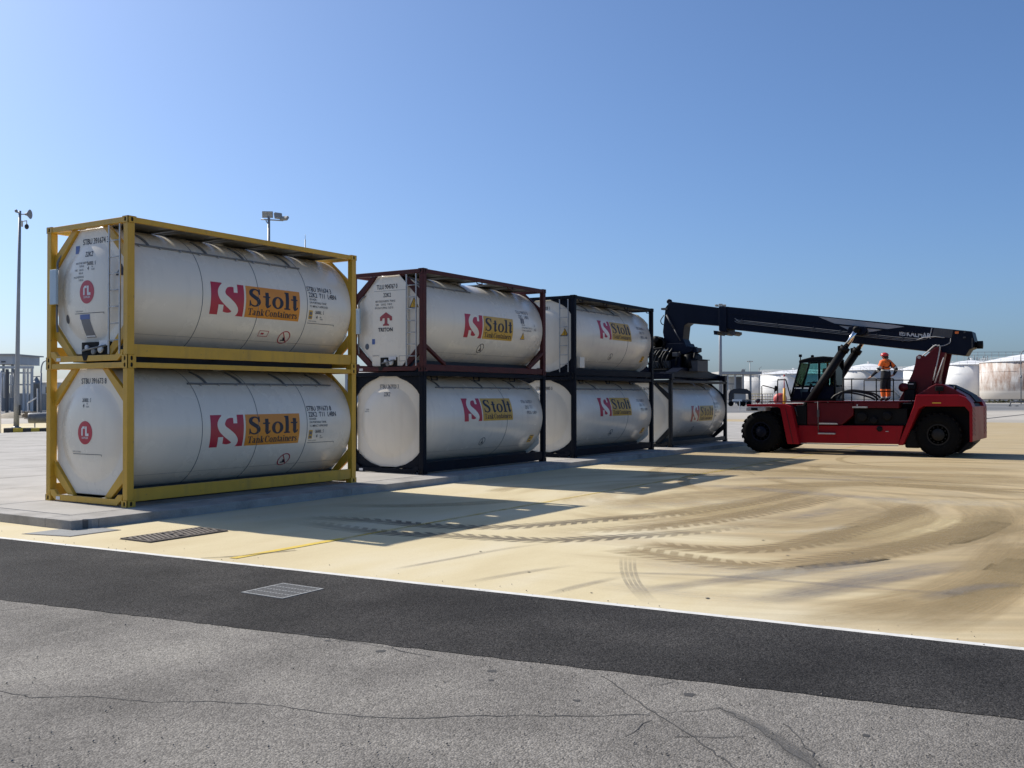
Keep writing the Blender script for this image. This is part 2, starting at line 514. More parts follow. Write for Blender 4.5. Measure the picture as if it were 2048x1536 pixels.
# ------------------------------------------------------------------ mesh builder
class MB:
    def __init__(self):
        self.v, self.f, self.s = [], [], []

    def add(self, vs, fs, smooth=False):
        o = len(self.v)
        self.v += [tuple(p) for p in vs]
        self.f += [tuple(i+o for i in q) for q in fs]
        self.s += [smooth]*len(fs)
        return self

    def box(self, x0, x1, y0, y1, z0, z1):
        v = [(x, y, z) for x in (x0, x1) for y in (y0, y1) for z in (z0, z1)]
        return self.add(v, [(0, 1, 3, 2), (4, 6, 7, 5), (0, 4, 5, 1), (2, 3, 7, 6), (0, 2, 6, 4), (1, 5, 7, 3)])

    def prism(self, poly, axis, a, b):
        n = len(poly)
        ax = 'xyz'.index(axis)

        def pt(p, c):
            q = list(p)
            q.insert(ax, c)
            return tuple(q)
        v = [pt(p, a) for p in poly]+[pt(p, b) for p in poly]
        f = [tuple(range(n)), tuple(range(2*n-1, n-1, -1))]
        f += [(i, (i+1) % n, n+(i+1) % n, n+i) for i in range(n)]
        return self.add(v, f)

    def bar(self, p, q, w, h, upv=(0, 0, 1)):
        p, q = Vector(p), Vector(q)
        d = (q-p).normalized()
        u = Vector(upv)
        if abs(d.dot(u)) > 0.98:
            u = Vector((1, 0, 0))
        s = d.cross(u).normalized()
        u = s.cross(d)
        v = []
        for c in (p, q):
            for a, b in ((-1, -1), (1, -1), (1, 1), (-1, 1)):
                v.append(c+s*(a*w/2)+u*(b*h/2))
        return self.add(v, [(0, 1, 2, 3), (7, 6, 5, 4), (0, 4, 5, 1), (1, 5, 6, 2), (2, 6, 7, 3), (3, 7, 4, 0)])

    def tube(self, pts, r, n=10, caps=True):
        pts = [Vector(p) for p in pts]
        rs = r if isinstance(r, (list, tuple)) else [r]*len(pts)
        prev = None
        v, f = [], []
        for i, p in enumerate(pts):
            d = (pts[min(i+1, len(pts)-1)]-pts[max(i-1, 0)]).normalized()
            if prev is None:
                u = Vector((0, 0, 1)) if abs(d.z) < 0.9 else Vector((1, 0, 0))
                s = d.cross(u).normalized()
            else:
                s = (prev-d*prev.dot(d)).normalized()
            prev = s
            t = d.cross(s)
            for k in range(n):
                a = 2*math.pi*k/n
                v.append(p+(s*math.cos(a)+t*math.sin(a))*rs[i])
        for i in range(len(pts)-1):
            for k in range(n):
                f.append((i*n+k, i*n+(k+1) % n, (i+1)*n+(k+1) % n, (i+1)*n+k))
        self.add(v, f, True)
        if caps:
            m = len(pts)-1
            self.add([v[k] for k in range(n)], [tuple(range(n))])
            self.add([v[m*n+k] for k in range(n)], [tuple(range(n))])
        return self

    def lathe(self, prof, c, axis='x', n=32, smooth=True, caps=True):
        """prof: (along axis, radius); ring faces split at given points are smooth"""
        c = Vector(c)
        v, f = [], []
        for a, r in prof:
            for k in range(n):
                t = 2*math.pi*k/n
                u, w = r*math.cos(t), r*math.sin(t)
                v.append(c+Vector({'x': (a, u, w), 'y': (u, a, w), 'z': (u, w, a)}[axis]))
        for i in range(len(prof)-1):
            for k in range(n):
                f.append((i*n+k, i*n+(k+1) % n, (i+1)*n+(k+1) % n, (i+1)*n+k))
        self.add(v, f, smooth)
        for i, (a, r) in ((0, prof[0]), (len(prof)-1, prof[-1])) if caps else ():
            if r > 1e-4:
                self.add([v[i*n+k] for k in range(n)], [tuple(range(n))])
        return self

    def sphere(self, c, rx, ry=None, rz=None, n=14, m=9):
        ry = ry or rx
        rz = rz or rx
        c = Vector(c)
        v, f = [], []
        for i in range(m+1):
            t = math.pi*i/m
            for k in range(n):
                a = 2*math.pi*k/n
                v.append(c+Vector((rx*math.sin(t)*math.cos(a), ry*math.sin(t)*math.sin(a), rz*math.cos(t))))
        for i in range(m):
            for k in range(n):
                f.append((i*n+k, i*n+(k+1) % n, (i+1)*n+(k+1) % n, (i+1)*n+k))
        return self.add(v, f, True)

    def build(self, name, mat, parent=None, off=(0, 0, 0), bevel=0.0, weld=True):
        me = bpy.data.meshes.new(name)
        o = Vector(off)
        me.from_pydata([Vector(p)-o for p in self.v], [], self.f)
        me.polygons.foreach_set('use_smooth', self.s)
        bm = bmesh.new()
        bm.from_mesh(me)
        if weld:
            bmesh.ops.remove_doubles(bm, verts=bm.verts, dist=1e-5)
        bmesh.ops.recalc_face_normals(bm, faces=bm.faces)
        bm.to_mesh(me)
        bm.free()
        return link(name, me, mat, parent, bevel)


def link(name, me, mat, parent=None, bevel=0.0):
    ob = bpy.data.objects.new(name, me)
    col.objects.link(ob)
    if mat is not None and not me.materials:
        me.materials.append(MATS[mat] if isinstance(mat, str) else mat)
    if parent is not None:
        ob.parent = parent
    if bevel:
        md = ob.modifiers.new('bevel', 'BEVEL')
        md.width = bevel
        md.segments = 2
        md.limit_method = 'ANGLE'
        md.angle_limit = R(40)
    return ob


def tag(o, label=None, cat=None, group=None, kind=None):
    if label:
        o['label'] = label
    if cat:
        o['category'] = cat
    if group:
        o['group'] = group
    if kind:
        o['kind'] = kind
    return o


def thing(name, loc, label, cat, group=None):
    o = bpy.data.objects.new(name, None)
    o.empty_display_size = 0.3
    col.objects.link(o)
    o.location = loc
    return tag(o, label, cat, group)


def copy_tree(o, parent=None):
    c = o.copy()
    col.objects.link(c)
    c.parent = parent
    for ch in o.children:
        copy_tree(ch, c)
    return c


def catmull(pts, k=6):
    P = [Vector(p) for p in pts]
    P = [P[0]*2-P[1]]+P+[P[-1]*2-P[-2]]
    out = []
    for i in range(1, len(P)-2):
        a, b, c, d = P[i-1:i+3]
        for j in range(k):
            t = j/k
            out.append(0.5*((2*b)+(c-a)*t+(2*a-5*b+4*c-d)*t*t+(3*b-a-3*c+d)*t**3))
    out.append(P[-2])
    return out


# ------------------------------------------------------------------ ground
def sheet(name, poly, z, mat, parent=None, kind='structure'):
    me = bpy.data.meshes.new(name)
    me.from_pydata([(x, y, z) for x, y in poly], [], [tuple(range(len(poly)))])
    bm = bmesh.new()
    bm.from_mesh(me)
    bmesh.ops.triangulate(bm, faces=bm.faces)
    for f in bm.faces:
        if f.normal.z < 0:
            f.normal_flip()
    bm.to_mesh(me)
    bm.free()
    o = link(name, me, mat, parent)
    if parent is None:
        tag(o, kind=kind)
    return o


def ribbon(name, pts, width, z, mat, parent, fade=(0.0, 0.0), smooth=True, jitter=0.0):
    P = [Vector((p[0], p[1], 0)) for p in pts]
    if smooth and len(P) > 2:
        P = catmull(P, 8)
    L = [0.0]
    for a, b in zip(P, P[1:]):
        L.append(L[-1]+(b-a).length)
    v, f, uv, fd = [], [], [], []
    for i, p in enumerate(P):
        d = (P[min(i+1, len(P)-1)]-P[max(i-1, 0)]).normalized()
        n = Vector((-d.y, d.x, 0))
        w = width if not isinstance(width, (list, tuple)) else width[0]+(width[1]-width[0])*L[i]/L[-1]
        w *= 1+random.uniform(-jitter, jitter)
        off = n*random.uniform(-jitter, jitter)*w*0.6
        for s, vv in ((-0.5, 0.0), (0.5, 1.0)):
            q = p+n*(w*s)+off
            v.append((q.x, q.y, z))
            uv.append((L[i], vv))
            t = L[i]/L[-1]
            k = 1.0
            if fade[0] > 0:
                k *= min(1, t/fade[0])
            if fade[1] > 0:
                k *= min(1, (1-t)/fade[1])
            fd.append(k)
    for i in range(len(P)-1):
        f.append((2*i, 2*i+2, 2*i+3, 2*i+1))
    me = bpy.data.meshes.new(name)
    me.from_pydata(v, [], f)
    ul = me.uv_layers.new(name='UVMap')
    for lp in me.loops:
        ul.data[lp.index].uv = uv[lp.vertex_index]
    fa = me.attributes.new('fade', 'FLOAT', 'POINT')
    fa.data.foreach_set('value', fd)
    return link(name, me, mat, parent)


ground = sheet('ground', [(-700, -900), (2600, -900), (2600, 2400), (-700, 2400)], GZ-0.012, 'far_ground')


def wl_x(y):                                 # road edge (white line) as a function of y
    return -2.71+0.0633*(y+0.68)*-1


def seam_x(y):
    return -5.26-0.150*(y+5.08)


def edge_pts(fn, y0, y1, step, amp, seed):
    rnd = random.Random(seed)
    out = []
    y = y0
    while y < y1:
        out.append((fn(y)+rnd.uniform(-amp, amp), y))
        y += step
    return out


line_edge = edge_pts(wl_x, -60, 60, 2.0, 0.0, 1)
yard = sheet('yard', [(p[0]-0.4, p[1]) for p in line_edge]+[(75, 60), (75, -60)], GZ, 'yard_concrete')
seam = edge_pts(seam_x, -30, 40, 0.11, 0.016, 3)
road_new = sheet('road', [(p[0], p[1]) for p in edge_pts(wl_x, -30, 40, 2.0, 0.0, 1)]+list(reversed(seam)), GZ+0.006, 'new_asphalt')
old_edge = [(seam_x(-30)+0.6, -30), (seam_x(40)+0.6, 40)]
road_old = sheet('old_road', old_edge+[(-45, 40), (-45, -30)], GZ+0.002, 'old_asphalt')
# white edge line between the new asphalt and the yard
rnd = random.Random(5)
wl = [(wl_x(y), y) for y in [-22+0.25*i for i in range(120)]]
ribbon('white_line', wl, 0.100, GZ+0.0085, 'line_white', road_new, smooth=False, jitter=0.05)

# cracks and joints in the old asphalt
CR = [[(0, 1382), (60, 1396), (180, 1394), (300, 1404), (420, 1404), (560, 1412), (640, 1426), (720, 1434), (820, 1438), (930, 1434), (1060, 1432), (1180, 1432), (1300, 1431)],
      [(1205, 1352), (1270, 1398), (1340, 1446), (1400, 1486), (1470, 1536), (1520, 1575)],
      [(1300, 1440), (1272, 1458), (1250, 1474)],
      [(1440, 1416), (1500, 1450), (1560, 1490), (1620, 1530), (1650, 1560)],
      [(1570, 1448), (1600, 1480), (1630, 1515), (1648, 1545)],
      [(1330, 1428), (1380, 1424), (1420, 1420), (1440, 1416)],
      [(1350, 1476), (1420, 1475), (1490, 1474)],
      [(1290, 1372), (1330, 1370), (1350, 1364)],
      [(0, 1222), (30, 1219), (60, 1214)], [(590, 1268), (640, 1272), (690, 1282), (740, 1290), (800, 1302), (860, 1314)]]
for i, c in enumerate(CR):
    w = [0.010, 0.011, 0.007, 0.008, 0.008, 0.006, 0.006, 0.007, 0.006, 0.008][i]
    base = [on_z(*p)[:2] for p in c]
    fine = []
    for a, b in zip(base, base[1:]):
        d = Vector((b[0]-a[0], b[1]-a[1]))
        k = max(2, int(d.length/0.07))
        nrm = Vector((-d.y, d.x)).normalized()
        for j in range(k):
            t = j/k
            q = Vector(a)+d*t+nrm*random.uniform(-0.016, 0.016)
            fine.append((q.x, q.y))
    fine.append(base[-1])
    ribbon('crack', fine, w, GZ+0.0045+0.0002*i, 'crack_dark', road_old, smooth=False, jitter=0.45)
# smooth sealed strip beside the diagonal joint, bottom right
ribbon('sealing_strip', [on_z(*p)[:2] for p in [(1415, 1408), (1490, 1440), (1560, 1485), (1640, 1540), (1700, 1590)]], (0.10, 0.30), GZ+0.0040,
       mark_material('sealed', (0.12, 0.117, 0.113), 0.75, edge=0.35), road_old, fade=(0.15, 0))
# pot marks
for (px, py, r) in [(762, 1303, 0.05), (983, 1343, 0.045), (982, 1361, 0.025), (1378, 1390, 0.055), (655, 1282, 0.03), (1153, 1402, 0.03), (1732, 1472, 0.03)]:
    c = on_z(px, py)
    k = 11
    sheet('pock_mark', [(c.x+r*random.uniform(.6, 1.1)*math.cos(6.283*i/k), c.y+r*random.uniform(.6, 1.1)*math.sin(6.283*i/k)) for i in range(k)], GZ+0.0042, 'crack_dark', road_old)

# tyre marks and stains on the yard (film of rubber / dried mud)
mark_material('tread_dark', (0.15, 0.128, 0.10), 0.85, tread=0.85, edge=0.12, freq=4.6, even=True)
mark_material('tread_mud', (0.29, 0.215, 0.115), 0.80, tread=0.7, edge=0.18, freq=4.2, even=True)
mark_material('smear_brown', (0.37, 0.28, 0.15), 0.48, edge=0.35, even=True)
mark_material('smear_grey', (0.26, 0.235, 0.215), 0.45, edge=0.35, even=True)
mark_material('smear_pale', (0.66, 0.60, 0.46), 0.50, edge=0.45)
mark_material('film_blue', (0.28, 0.275, 0.29), 0.42, edge=0.45)
mark_material('fine_tyre', (0.16, 0.15, 0.155), 0.42, edge=0.15)
TM = [('tread_dark', 0.62, [(600, 1034), (740, 1041), (873, 1052), (1010, 1054), (1147, 1044), (1381, 1024)], (.25, .3)),
      ('tread_dark', 0.60, [(590, 1042), (756, 1064), (912, 1072), (1069, 1080), (1186, 1077), (1381, 1064), (1520, 1046)], (.3, .35)),
      ('tread_mud', 0.75, [(1280, 1087), (1446, 1100), (1592, 1090), (1702, 1060), (1811, 1024), (1850, 1004)], (.05, .2)),
      ('tread_mud', 0.85, [(1230, 1096), (1336, 1112), (1446, 1128), (1555, 1132), (1702, 1114), (1848, 1087), (1940, 1058), (1990, 1030)], (.04, .2)),
      ('tread_mud', 0.8, [(1100, 1062), (1250, 1058), (1380, 1046), (1500, 1028), (1600, 1008), (1700, 986)], (.2, .2)),
      ('tread_mud', 0.8, [(1180, 1040), (1320, 1030), (1450, 1012), (1560, 992), (1640, 974)], (.2, .2)),
      ('smear_brown', 2.2, [(1150, 1020), (1300, 1004), (1450, 988), (1600, 972), (1750, 966), (1900, 974), (2048, 984)], (.15, .1)),
      ('smear_brown', 3.0, [(1350, 948), (1500, 944), (1650, 950), (1800, 957), (1950, 960), (2100, 962)], (.2, .1)),
      ('smear_brown', 2.4, [(1450, 925), (1600, 930), (1800, 936), (2048, 941)], (.2, .1)),
      ('smear_brown', 2.0, [(1420, 1060), (1560, 1048), (1690, 1030), (1790, 1010)], (.2, .2)),
      ('smear_brown', 1.3, [(1500, 1095), (1650, 1090), (1800, 1080), (1950, 1066), (2060, 1050)], (.25, .1)),
      ('smear_brown', 1.5, [(1960, 1140), (2010, 1100), (2040, 1060), (2046, 1030), (2020, 1005)], (.2, .2)),
      ('smear_grey', 0.45, [(1250, 1186), (1400, 1166), (1550, 1146), (1683, 1130), (1760, 1116)], (.15, .3)),
      ('smear_grey', 0.50, [(1500, 1206), (1600, 1188), (1700, 1168), (1800, 1150), (1880, 1134)], (.2, .2)),
      ('smear_brown', 0.75, [(1560, 1250), (1750, 1222), (1921, 1185), (2010, 1140), (2060, 1095)], (.15, .1)),
      ('smear_brown', 0.55, [(1780, 1262), (1890, 1230), (1994, 1180), (2060, 1120)], (.2, .1)),
      ('smear_grey', 0.35, [(1830, 1200), (1900, 1186), (1960, 1174), (2048, 1168)], (.3, .2)),
      ('smear_grey', 0.20, [(1180, 1145), (1400, 1150), (1600, 1164), (1800, 1180), (1960, 1190)], (.2, .3)),
      ('film_blue', 1.1, [(1320, 965), (1480, 975), (1640, 988), (1780, 998), (1960, 1006)], (.2, .2)),
      ('film_blue', 0.9, [(1640, 952), (1760, 955), (1860, 954)], (.3, .3)),
      ('film_blue', 0.8, [(1560, 1040), (1620, 1030), (1690, 1014)], (.3, .3)),
      ('smear_pale', 1.3, [(1180, 1020), (1290, 1012), (1400, 1006), (1500, 996)], (.2, .3)),
      ('smear_pale', 0.5, [(1540, 1066), (1640, 1060), (1700, 1050)], (.3, .3)),
      ('smear_pale', 1.6, [(1700, 1000), (1850, 1004), (2060, 1010)], (.3, .1)),
      ('smear_pale', 1.2, [(1240, 1120), (1420, 1140), (1650, 1146), (1880, 1128)], (.2, .3)),
      ('smear_pale', 0.9, [(1180, 1168), (1400, 1190), (1600, 1212)], (.2, .3)),
      ('smear_grey', 0.16, [(780, 1140), (900, 1118), (1010, 1098), (1100, 1086)], (.2, .4)),
      ('smear_grey', 0.20, [(930, 1166), (1040, 1146), (1150, 1130)], (.3, .4)),
      ('smear_grey', 0.20, [(1090, 1190), (1160, 1172), (1250, 1152)], (.3, .4)),
      ('smear_brown', 0.8, [(660, 1010), (800, 1012), (960, 1006), (1060, 996)], (.3, .3)),
      ('smear_brown', 0.7, [(985, 985), (1010, 978), (1050, 972)], (.3, .3)),
      ('smear_brown', 0.9, [(1250, 958), (1330, 950), (1420, 946)], (.3, .3))]
for i, (mt, w, px, fade) in enumerate(TM):
    ribbon('tyre_mark', [on_z(*p)[:2] for p in px], w, GZ+0.0010+0.00005*i, mt, yard, fade=fade)
# broad clean sweeps left by the turning machine, and the cleaner ground they enclose
mark_material('sweep_tan', (0.395, 0.300, 0.160), 0.60, edge=0.16, even=True)
mark_material('sweep_grey', (0.27, 0.235, 0.20), 0.48, edge=0.2, even=True)
mark_material('sweep_clean', (0.61, 0.50, 0.285), 0.85, edge=0.25, even=True)
SW = [('sweep_clean', 2.3, [(1700, 1086), (1800, 1066), (1870, 1042), (1868, 1026)], (.2, .25)),
      ('sweep_clean', 1.6, [(1330, 1030), (1450, 1016), (1540, 1004)], (.3, .3)),
      ('sweep_tan', 0.95, [(1540, 1082), (1640, 1078), (1730, 1066), (1806, 1046), (1826, 1026), (1790, 1010), (1720, 1000)], (.15, .2)),
      ('sweep_tan', 1.00, [(1560, 1126), (1683, 1114), (1848, 1091), (1945, 1066), (1980, 1042), (1962, 1021), (1915, 1008)], (.15, .2)),
      ('sweep_grey', 0.55, [(1420, 1170), (1560, 1148), (1683, 1130), (1800, 1116)], (.2, .3)),
      ('sweep_grey', 0.70, [(1520, 1202), (1640, 1180), (1760, 1156), (1880, 1136), (1980, 1126)], (.2, .2)),
      ('sweep_tan', 1.10, [(1620, 1238), (1780, 1214), (1921, 1182), (2010, 1136), (2062, 1086)], (.2, .1)),
      ('sweep_tan', 0.80, [(1800, 1262), (1900, 1232), (2000, 1176), (2070, 1118)], (.25, .1)),
      ('sweep_tan', 0.9, [(1180, 1058), (1320, 1046), (1460, 1024), (1560, 1002), (1640, 980)], (.25, .25)),
      ('sweep_tan', 1.2, [(1440, 985), (1580, 972), (1720, 968), (1880, 975), (2060, 990)], (.2, .1)),
      ('sweep_tan', 1.4, [(1500, 938), (1650, 944), (1820, 949), (2060, 954)], (.2, .1)),
      ('sweep_grey', 0.7, [(1420, 962), (1560, 956), (1700, 960), (1850, 966)], (.3, .3))]
for i, (mt, w, px, fade) in enumerate(SW):
    ribbon('tyre_mark', [on_z(*p)[:2] for p in px], w, GZ+0.0006+0.00003*i, mt, yard, fade=fade)
for j in range(4):                            # thin ribbed tyre arc near the road
    ribbon('tyre_mark', [on_z(a+9*j, b)[:2] for a, b in [(1242, 1112), (1243, 1140), (1252, 1165), (1272, 1190), (1292, 1208)]], 0.05, GZ+0.0028+0.00005*j, 'fine_tyre', yard, fade=(.3, .3))
# swirls under and in front of the machine
rnd = random.Random(12)
for i in range(22):
    cx, cy = rnd.uniform(13, 24), rnd.uniform(-13, -9)
    rad = rnd.uniform(3.0, 9.0)
    a0 = rnd.uniform(0, 6.28)
    a1 = a0+rnd.uniform(0.7, 1.7)
    pts = [(cx+rad*math.cos(a0+(a1-a0)*k/6), cy+rad*math.sin(a0+(a1-a0)*k/6)) for k in range(7)]
    if min(p[1] for p in pts) < -22 or max(p[1] for p in pts) > -1.6:
        continue
    ribbon('tyre_mark', pts, rnd.choice((0.35, 0.5, 0.6)), GZ+0.0031+0.00005*i, rnd.choice(('smear_brown', 'sweep_tan', 'smear_brown', 'smear_pale')), yard, fade=(.3, .3))
# yellow lane line parallel to the pad, with a tarred strip at its near end
ribbon('yellow_line', [(-2.15+0.15*k, -5.10) for k in range(15)], 0.13, GZ+0.0060, 'line_yellow', yard, smooth=False, jitter=0.05)
mark_material('yellow_worn', (0.55, 0.39, 0.05), 0.9, edge=0.15)
ribbon('yellow_line', [(-0.04+0.5*k, -5.10) for k in range(120)], 0.12, GZ+0.0061, 'yellow_worn', yard, smooth=False)
ribbon('tar_strip', [on_z(*p)[:2] for p in [(402, 1117), (470, 1113), (540, 1106), (592, 1101)]], (0.05, 0.11), GZ+0.0064,
       mark_material('tar', (0.075, 0.07, 0.066), 0.95, edge=0.12), yard)
rnd = random.Random(31)
for i in range(24):                            # grit and small dark spots
    c = on_z(rnd.uniform(500, 2000), rnd.uniform(1010, 1230))
    if c.x < wl_x(c.y)+0.2 or c.y > -1.3:
        continue
    r = rnd.uniform(0.008, 0.03)
    sheet('oil_spot', [(c.x+r*rnd.uniform(.6, 1.2)*math.cos(6.283*k/7), c.y+r*rnd.uniform(.6, 1.2)*math.sin(6.283*k/7)) for k in range(7)], GZ+0.0067, 'crack_dark', yard)

# loose grit on the old asphalt and along the white line
rnd = random.Random(77)
gm = MB()
for i in range(420):
    if i < 260:
        c = on_z(rnd.uniform(0, 2048), 1536-300*rnd.random()**1.4)
        if c.x > seam_x(c.y)+0.1:
            continue
    else:
        y = rnd.uniform(-14, 2)
        c = Vector((wl_x(y)+rnd.gauss(0.1, .22) if i < 340 else seam_x(y)+rnd.gauss(0, .12), y, 0))
    r = rnd.uniform(0.004, 0.011)
    z = GZ+0.008
    v = [(c.x+r*rnd.uniform(.7, 1.2)*math.cos(t), c.y+r*rnd.uniform(.7, 1.2)*math.sin(t), z+r*.35) for t in (0, 1.57, 3.14, 4.71)]
    gm.add([(c.x, c.y, z-.004)]+v+[(c.x, c.y, z+r)], [(0, 2, 1), (0, 3, 2), (0, 4, 3), (0, 1, 4), (5, 1, 2), (5, 2, 3), (5, 3, 4), (5, 4, 1)])
material('grit', (0.20, 0.18, 0.155), 0.9, var=0.5, scale=9)
tag(gm.build('gravel', 'grit', weld=False), 'loose grit scattered over the asphalt', 'gravel', kind='stuff')

# raised pad of concrete slabs with a kerb
PX0, PX1, PY0, PY1 = -1.62, 62.0, -0.88, 37.0
pad = tag(MB().box(PX0+0.05, PX1-0.05, PY0+0.05, PY1-0.05, GZ-0.01, -0.012).build('concrete_pad', 'joint_dark'), kind='structure')
xs = [-1.17, 4.9, 10.9, 16.9, 22.9, 28.9, 34.9, 40.9, 46.9, 52.9, PX1]
ys = [-0.12, 2.45, 5.30, 8.05, 10.95, 14.75, 18.5, 22.2, 26.0, 29.7, 33.4, PY1]
for i in range(len(xs)-1):
    for j in range(len(ys)-1):
        g = 0.016
        dz = random.uniform(-0.0015, 0.0015)
        MB().box(xs[i]+g, xs[i+1]-g, ys[j]+g, ys[j+1]-g, -0.10, dz).build('slab', 'pad_concrete', pad)
# front kerb in lengths, left kerb and the notched corner piece
k0 = [-1.17, 4.9, 10.9, 16.9, 22.9, 28.9, 34.9, 40.9, 46.9, 52.9, PX1]
for a, b in zip(k0, k0[1:]):
    MB().box(a+0.003, b-0.003, PY0, -0.129, GZ-0.01, 0.0).build('kerb_stone', 'kerb_concrete', pad, bevel=0.012)
for a, b in zip(ys, ys[1:]):
    MB().box(PX0, -1.179, a+0.003, b-0.003, GZ-0.01, 0.0).build('kerb_stone', 'kerb_concrete', pad, bevel=0.012)
MB().prism([(PX0, -0.123), (PX0, -0.82), (-1.47, -0.865), (-1.37, -0.78), (-1.29, -0.875), (-1.173, PY0), (-1.173, -0.123)], 'z', GZ-0.01, 0.0).build('kerb_stone', 'kerb_concrete', pad, bevel=0.008)
# pale mortar fillet at the foot of the kerb
ribbon('mortar_joint', [(-1.3, PY0-0.012), (PX1, PY0-0.012)], 0.035, GZ+0.004, 'line_white', yard, smooth=False)

# ------------------------------------------------------------------ drain covers and the flush plate
dc = thing('drain_cover', (-1.1, -2.68, GZ), 'rusty brown ribbed drain cover set in the yellow yard near the kerb', 'drain cover')
MB().box(-1.84, -0.38, -3.03, -2.33, GZ+0.001, GZ+0.004).build('frame', 'hole_black', dc, off=(-1.1, -2.68, GZ))  # black backing sheet, painted shade for the gaps between the slats
for x0, x1 in ((-1.83, -1.12), (-1.10, -0.39)):
    MB().box(x0, x1, -3.02, -2.985, GZ+0.004, GZ+0.022).box(x0, x1, -2.375, -2.34, GZ+0.004, GZ+0.022).box(x0, x0+0.03, -2.985, -2.375, GZ+0.004, GZ+0.022).box(x1-0.03, x1, -2.985, -2.375, GZ+0.004, GZ+0.022).build('rim', 'drain_iron', dc, off=(-1.1, -2.68, GZ))
sl = None
for x0 in (-1.80, -1.07):
    for k in range(-3, 8):
        a0, a1 = x0+0.085*k, x0+0.085*k+0.26
        lo, hi = x0+0.0, x0+0.655
        pts = []
        for (xa, ya), (xb, yb) in (((a0, -2.982), (a1, -2.378)),):
            t0, t1 = max(0, (lo-xa)/(xb-xa)), min(1, (hi-0.04-xa)/(xb-xa))
            if t1-t0 < 0.08:
                continue
            p = lambda t: (xa+(xb-xa)*t, ya+(yb-ya)*t)
            q0, q1 = p(t0), p(t1)
            pts = [(q0[0]-0.02, q0[1]), (q0[0]+0.025, q0[1]), (q1[0]+0.025, q1[1]), (q1[0]-0.02, q1[1])]
        if pts:
            MB().prism(pts, 'z', GZ+0.004, GZ+0.026).build('slat', 'drain_iron', dc, off=(-1.1, -2.68, GZ))
gr = thing('drain_grate', (-3.36, -7.24, GZ), 'small pale galvanised drain grate in the dark asphalt strip', 'drain grate')
ox = (-3.36, -7.24, GZ)
MB().box(-3.66, -3.06, -7.54, -6.94, GZ+0.0062, GZ+0.009).build('pit_shade', 'hole_black', gr, off=ox)  # flat black sheet on the ground, painted as the shade between the bars
MB().box(-3.67, -3.05, -7.55, -7.52, GZ+0.0062, GZ+0.012).box(-3.67, -3.05, -6.96, -6.93, GZ+0.0062, GZ+0.012).box(-3.67, -3.645, -7.52, -6.96, GZ+0.0062, GZ+0.012).box(-3.075, -3.05, -7.52, -6.96, GZ+0.0062, GZ+0.012).build('frame', 'grate_steel', gr, off=ox)
for k in range(12):
    y = -7.485+0.0447*k
    MB().box(-3.645, -3.075, y-0.006, y+0.006, GZ+0.009, GZ+0.0108).build('bar', 'grate_steel', gr, off=ox)
for x in (-3.50, -3.36, -3.22):
    MB().box(x-0.007, x+0.007, -7.52, -6.96, GZ+0.009, GZ+0.0114).build('cross_bar', 'grate_steel', gr, off=ox)
pl = thing('cover_plate', (-1.75, -1.1, GZ), 'flat grey plate flush with the yellow yard at the corner of the pad', 'cover plate')
MB().prism([(-2.26, -0.60), (-1.66, -0.60), (-1.66, -0.92), (-1.22, -0.93), (-1.22, -1.45), (-2.06, -1.45)], 'z', GZ+0.001, GZ+0.010).build('plate', 'plate_concrete', pl, off=(-1.75, -1.1, GZ))
MB().prism([(-2.29, -0.57), (-1.64, -0.57), (-1.64, -0.90), (-1.19, -0.905), (-1.19, -1.48), (-2.08, -1.48)], 'z', GZ+0.0005, GZ+0.006).build('frame', 'drain_iron', pl, off=(-1.75, -1.1, GZ))


# ------------------------------------------------------------------ lettering
def text2d(s, h, cond=0.85, bold=0.0, align='LEFT', space=1.0):
    """flat text mesh data: verts (u, v) with cap height h, triangles"""
    cu = bpy.data.curves.new('t', 'FONT')
    cu.body = s
    cu.size = 1.0
    cu.offset = bold
    cu.align_x = align
    cu.space_character = space
    cu.resolution_u = 3
    ob = bpy.data.objects.new('t', cu)
    col.objects.link(ob)
    dg = bpy.context.evaluated_depsgraph_get()
    dg.update()
    me = bpy.data.meshes.new_from_object(ob.evaluated_get(dg))
    k = h/0.70
    v = [(p.co.x*k*cond, p.co.y*k) for p in me.vertices]
    f = [tuple(p.vertices) for p in me.polygons]
    bpy.data.objects.remove(ob)
    bpy.data.curves.remove(cu)
    bpy.data.meshes.remove(me)
    return v, f


def stroke(pts, ws, smooth=True, k=6):
    P = [Vector((p[0], p[1], w)) for p, w in zip(pts, ws if isinstance(ws, (list, tuple)) else [ws]*len(pts))]
    if smooth and len(P) > 2:
        P = catmull(P, k)
    v, f = [], []
    for i, p in enumerate(P):
        d = P[min(i+1, len(P)-1)]-P[max(i-1, 0)]
        d = Vector((d.x, d.y)).normalized()
        n = Vector((-d.y, d.x))
        c = Vector((p.x, p.y))
        a, b = c+n*(p.z/2), c-n*(p.z/2)
        v += [(a.x, a.y), (b.x, b.y)]
    for i in range(len(P)-1):
        f.append((2*i, 2*i+1, 2*i+3, 2*i+2))
    return v, f


def rect2(x0, x1, y0, y1):
    return [(x0, y0), (x1, y0), (x1, y1), (x0, y1)], [(0, 1, 2, 3)]


def ring2(cx, cy, ax, ay, bx, by, n=28):
    v, f = [], []
    for k in range(n):
        t = 6.28318*k/n
        v += [(cx+ax*math.cos(t), cy+ay*math.sin(t)), (cx+bx*math.cos(t), cy+by*math.sin(t))]
    for k in range(n):
        j = (k+1) % n
        f.append((2*k, 2*k+1, 2*j+1, 2*j))
    return v, f


def disc2(cx, cy, ax, ay, n=28):
    return [(cx+ax*math.cos(6.28318*k/n), cy+ay*math.sin(6.28318*k/n)) for k in range(n)], [tuple(range(n))]


def shift(g, dx, dy, sx=1.0, sy=1.0):
    return [(x*sx+dx, y*sy+dy) for x, y in g[0]], g[1]


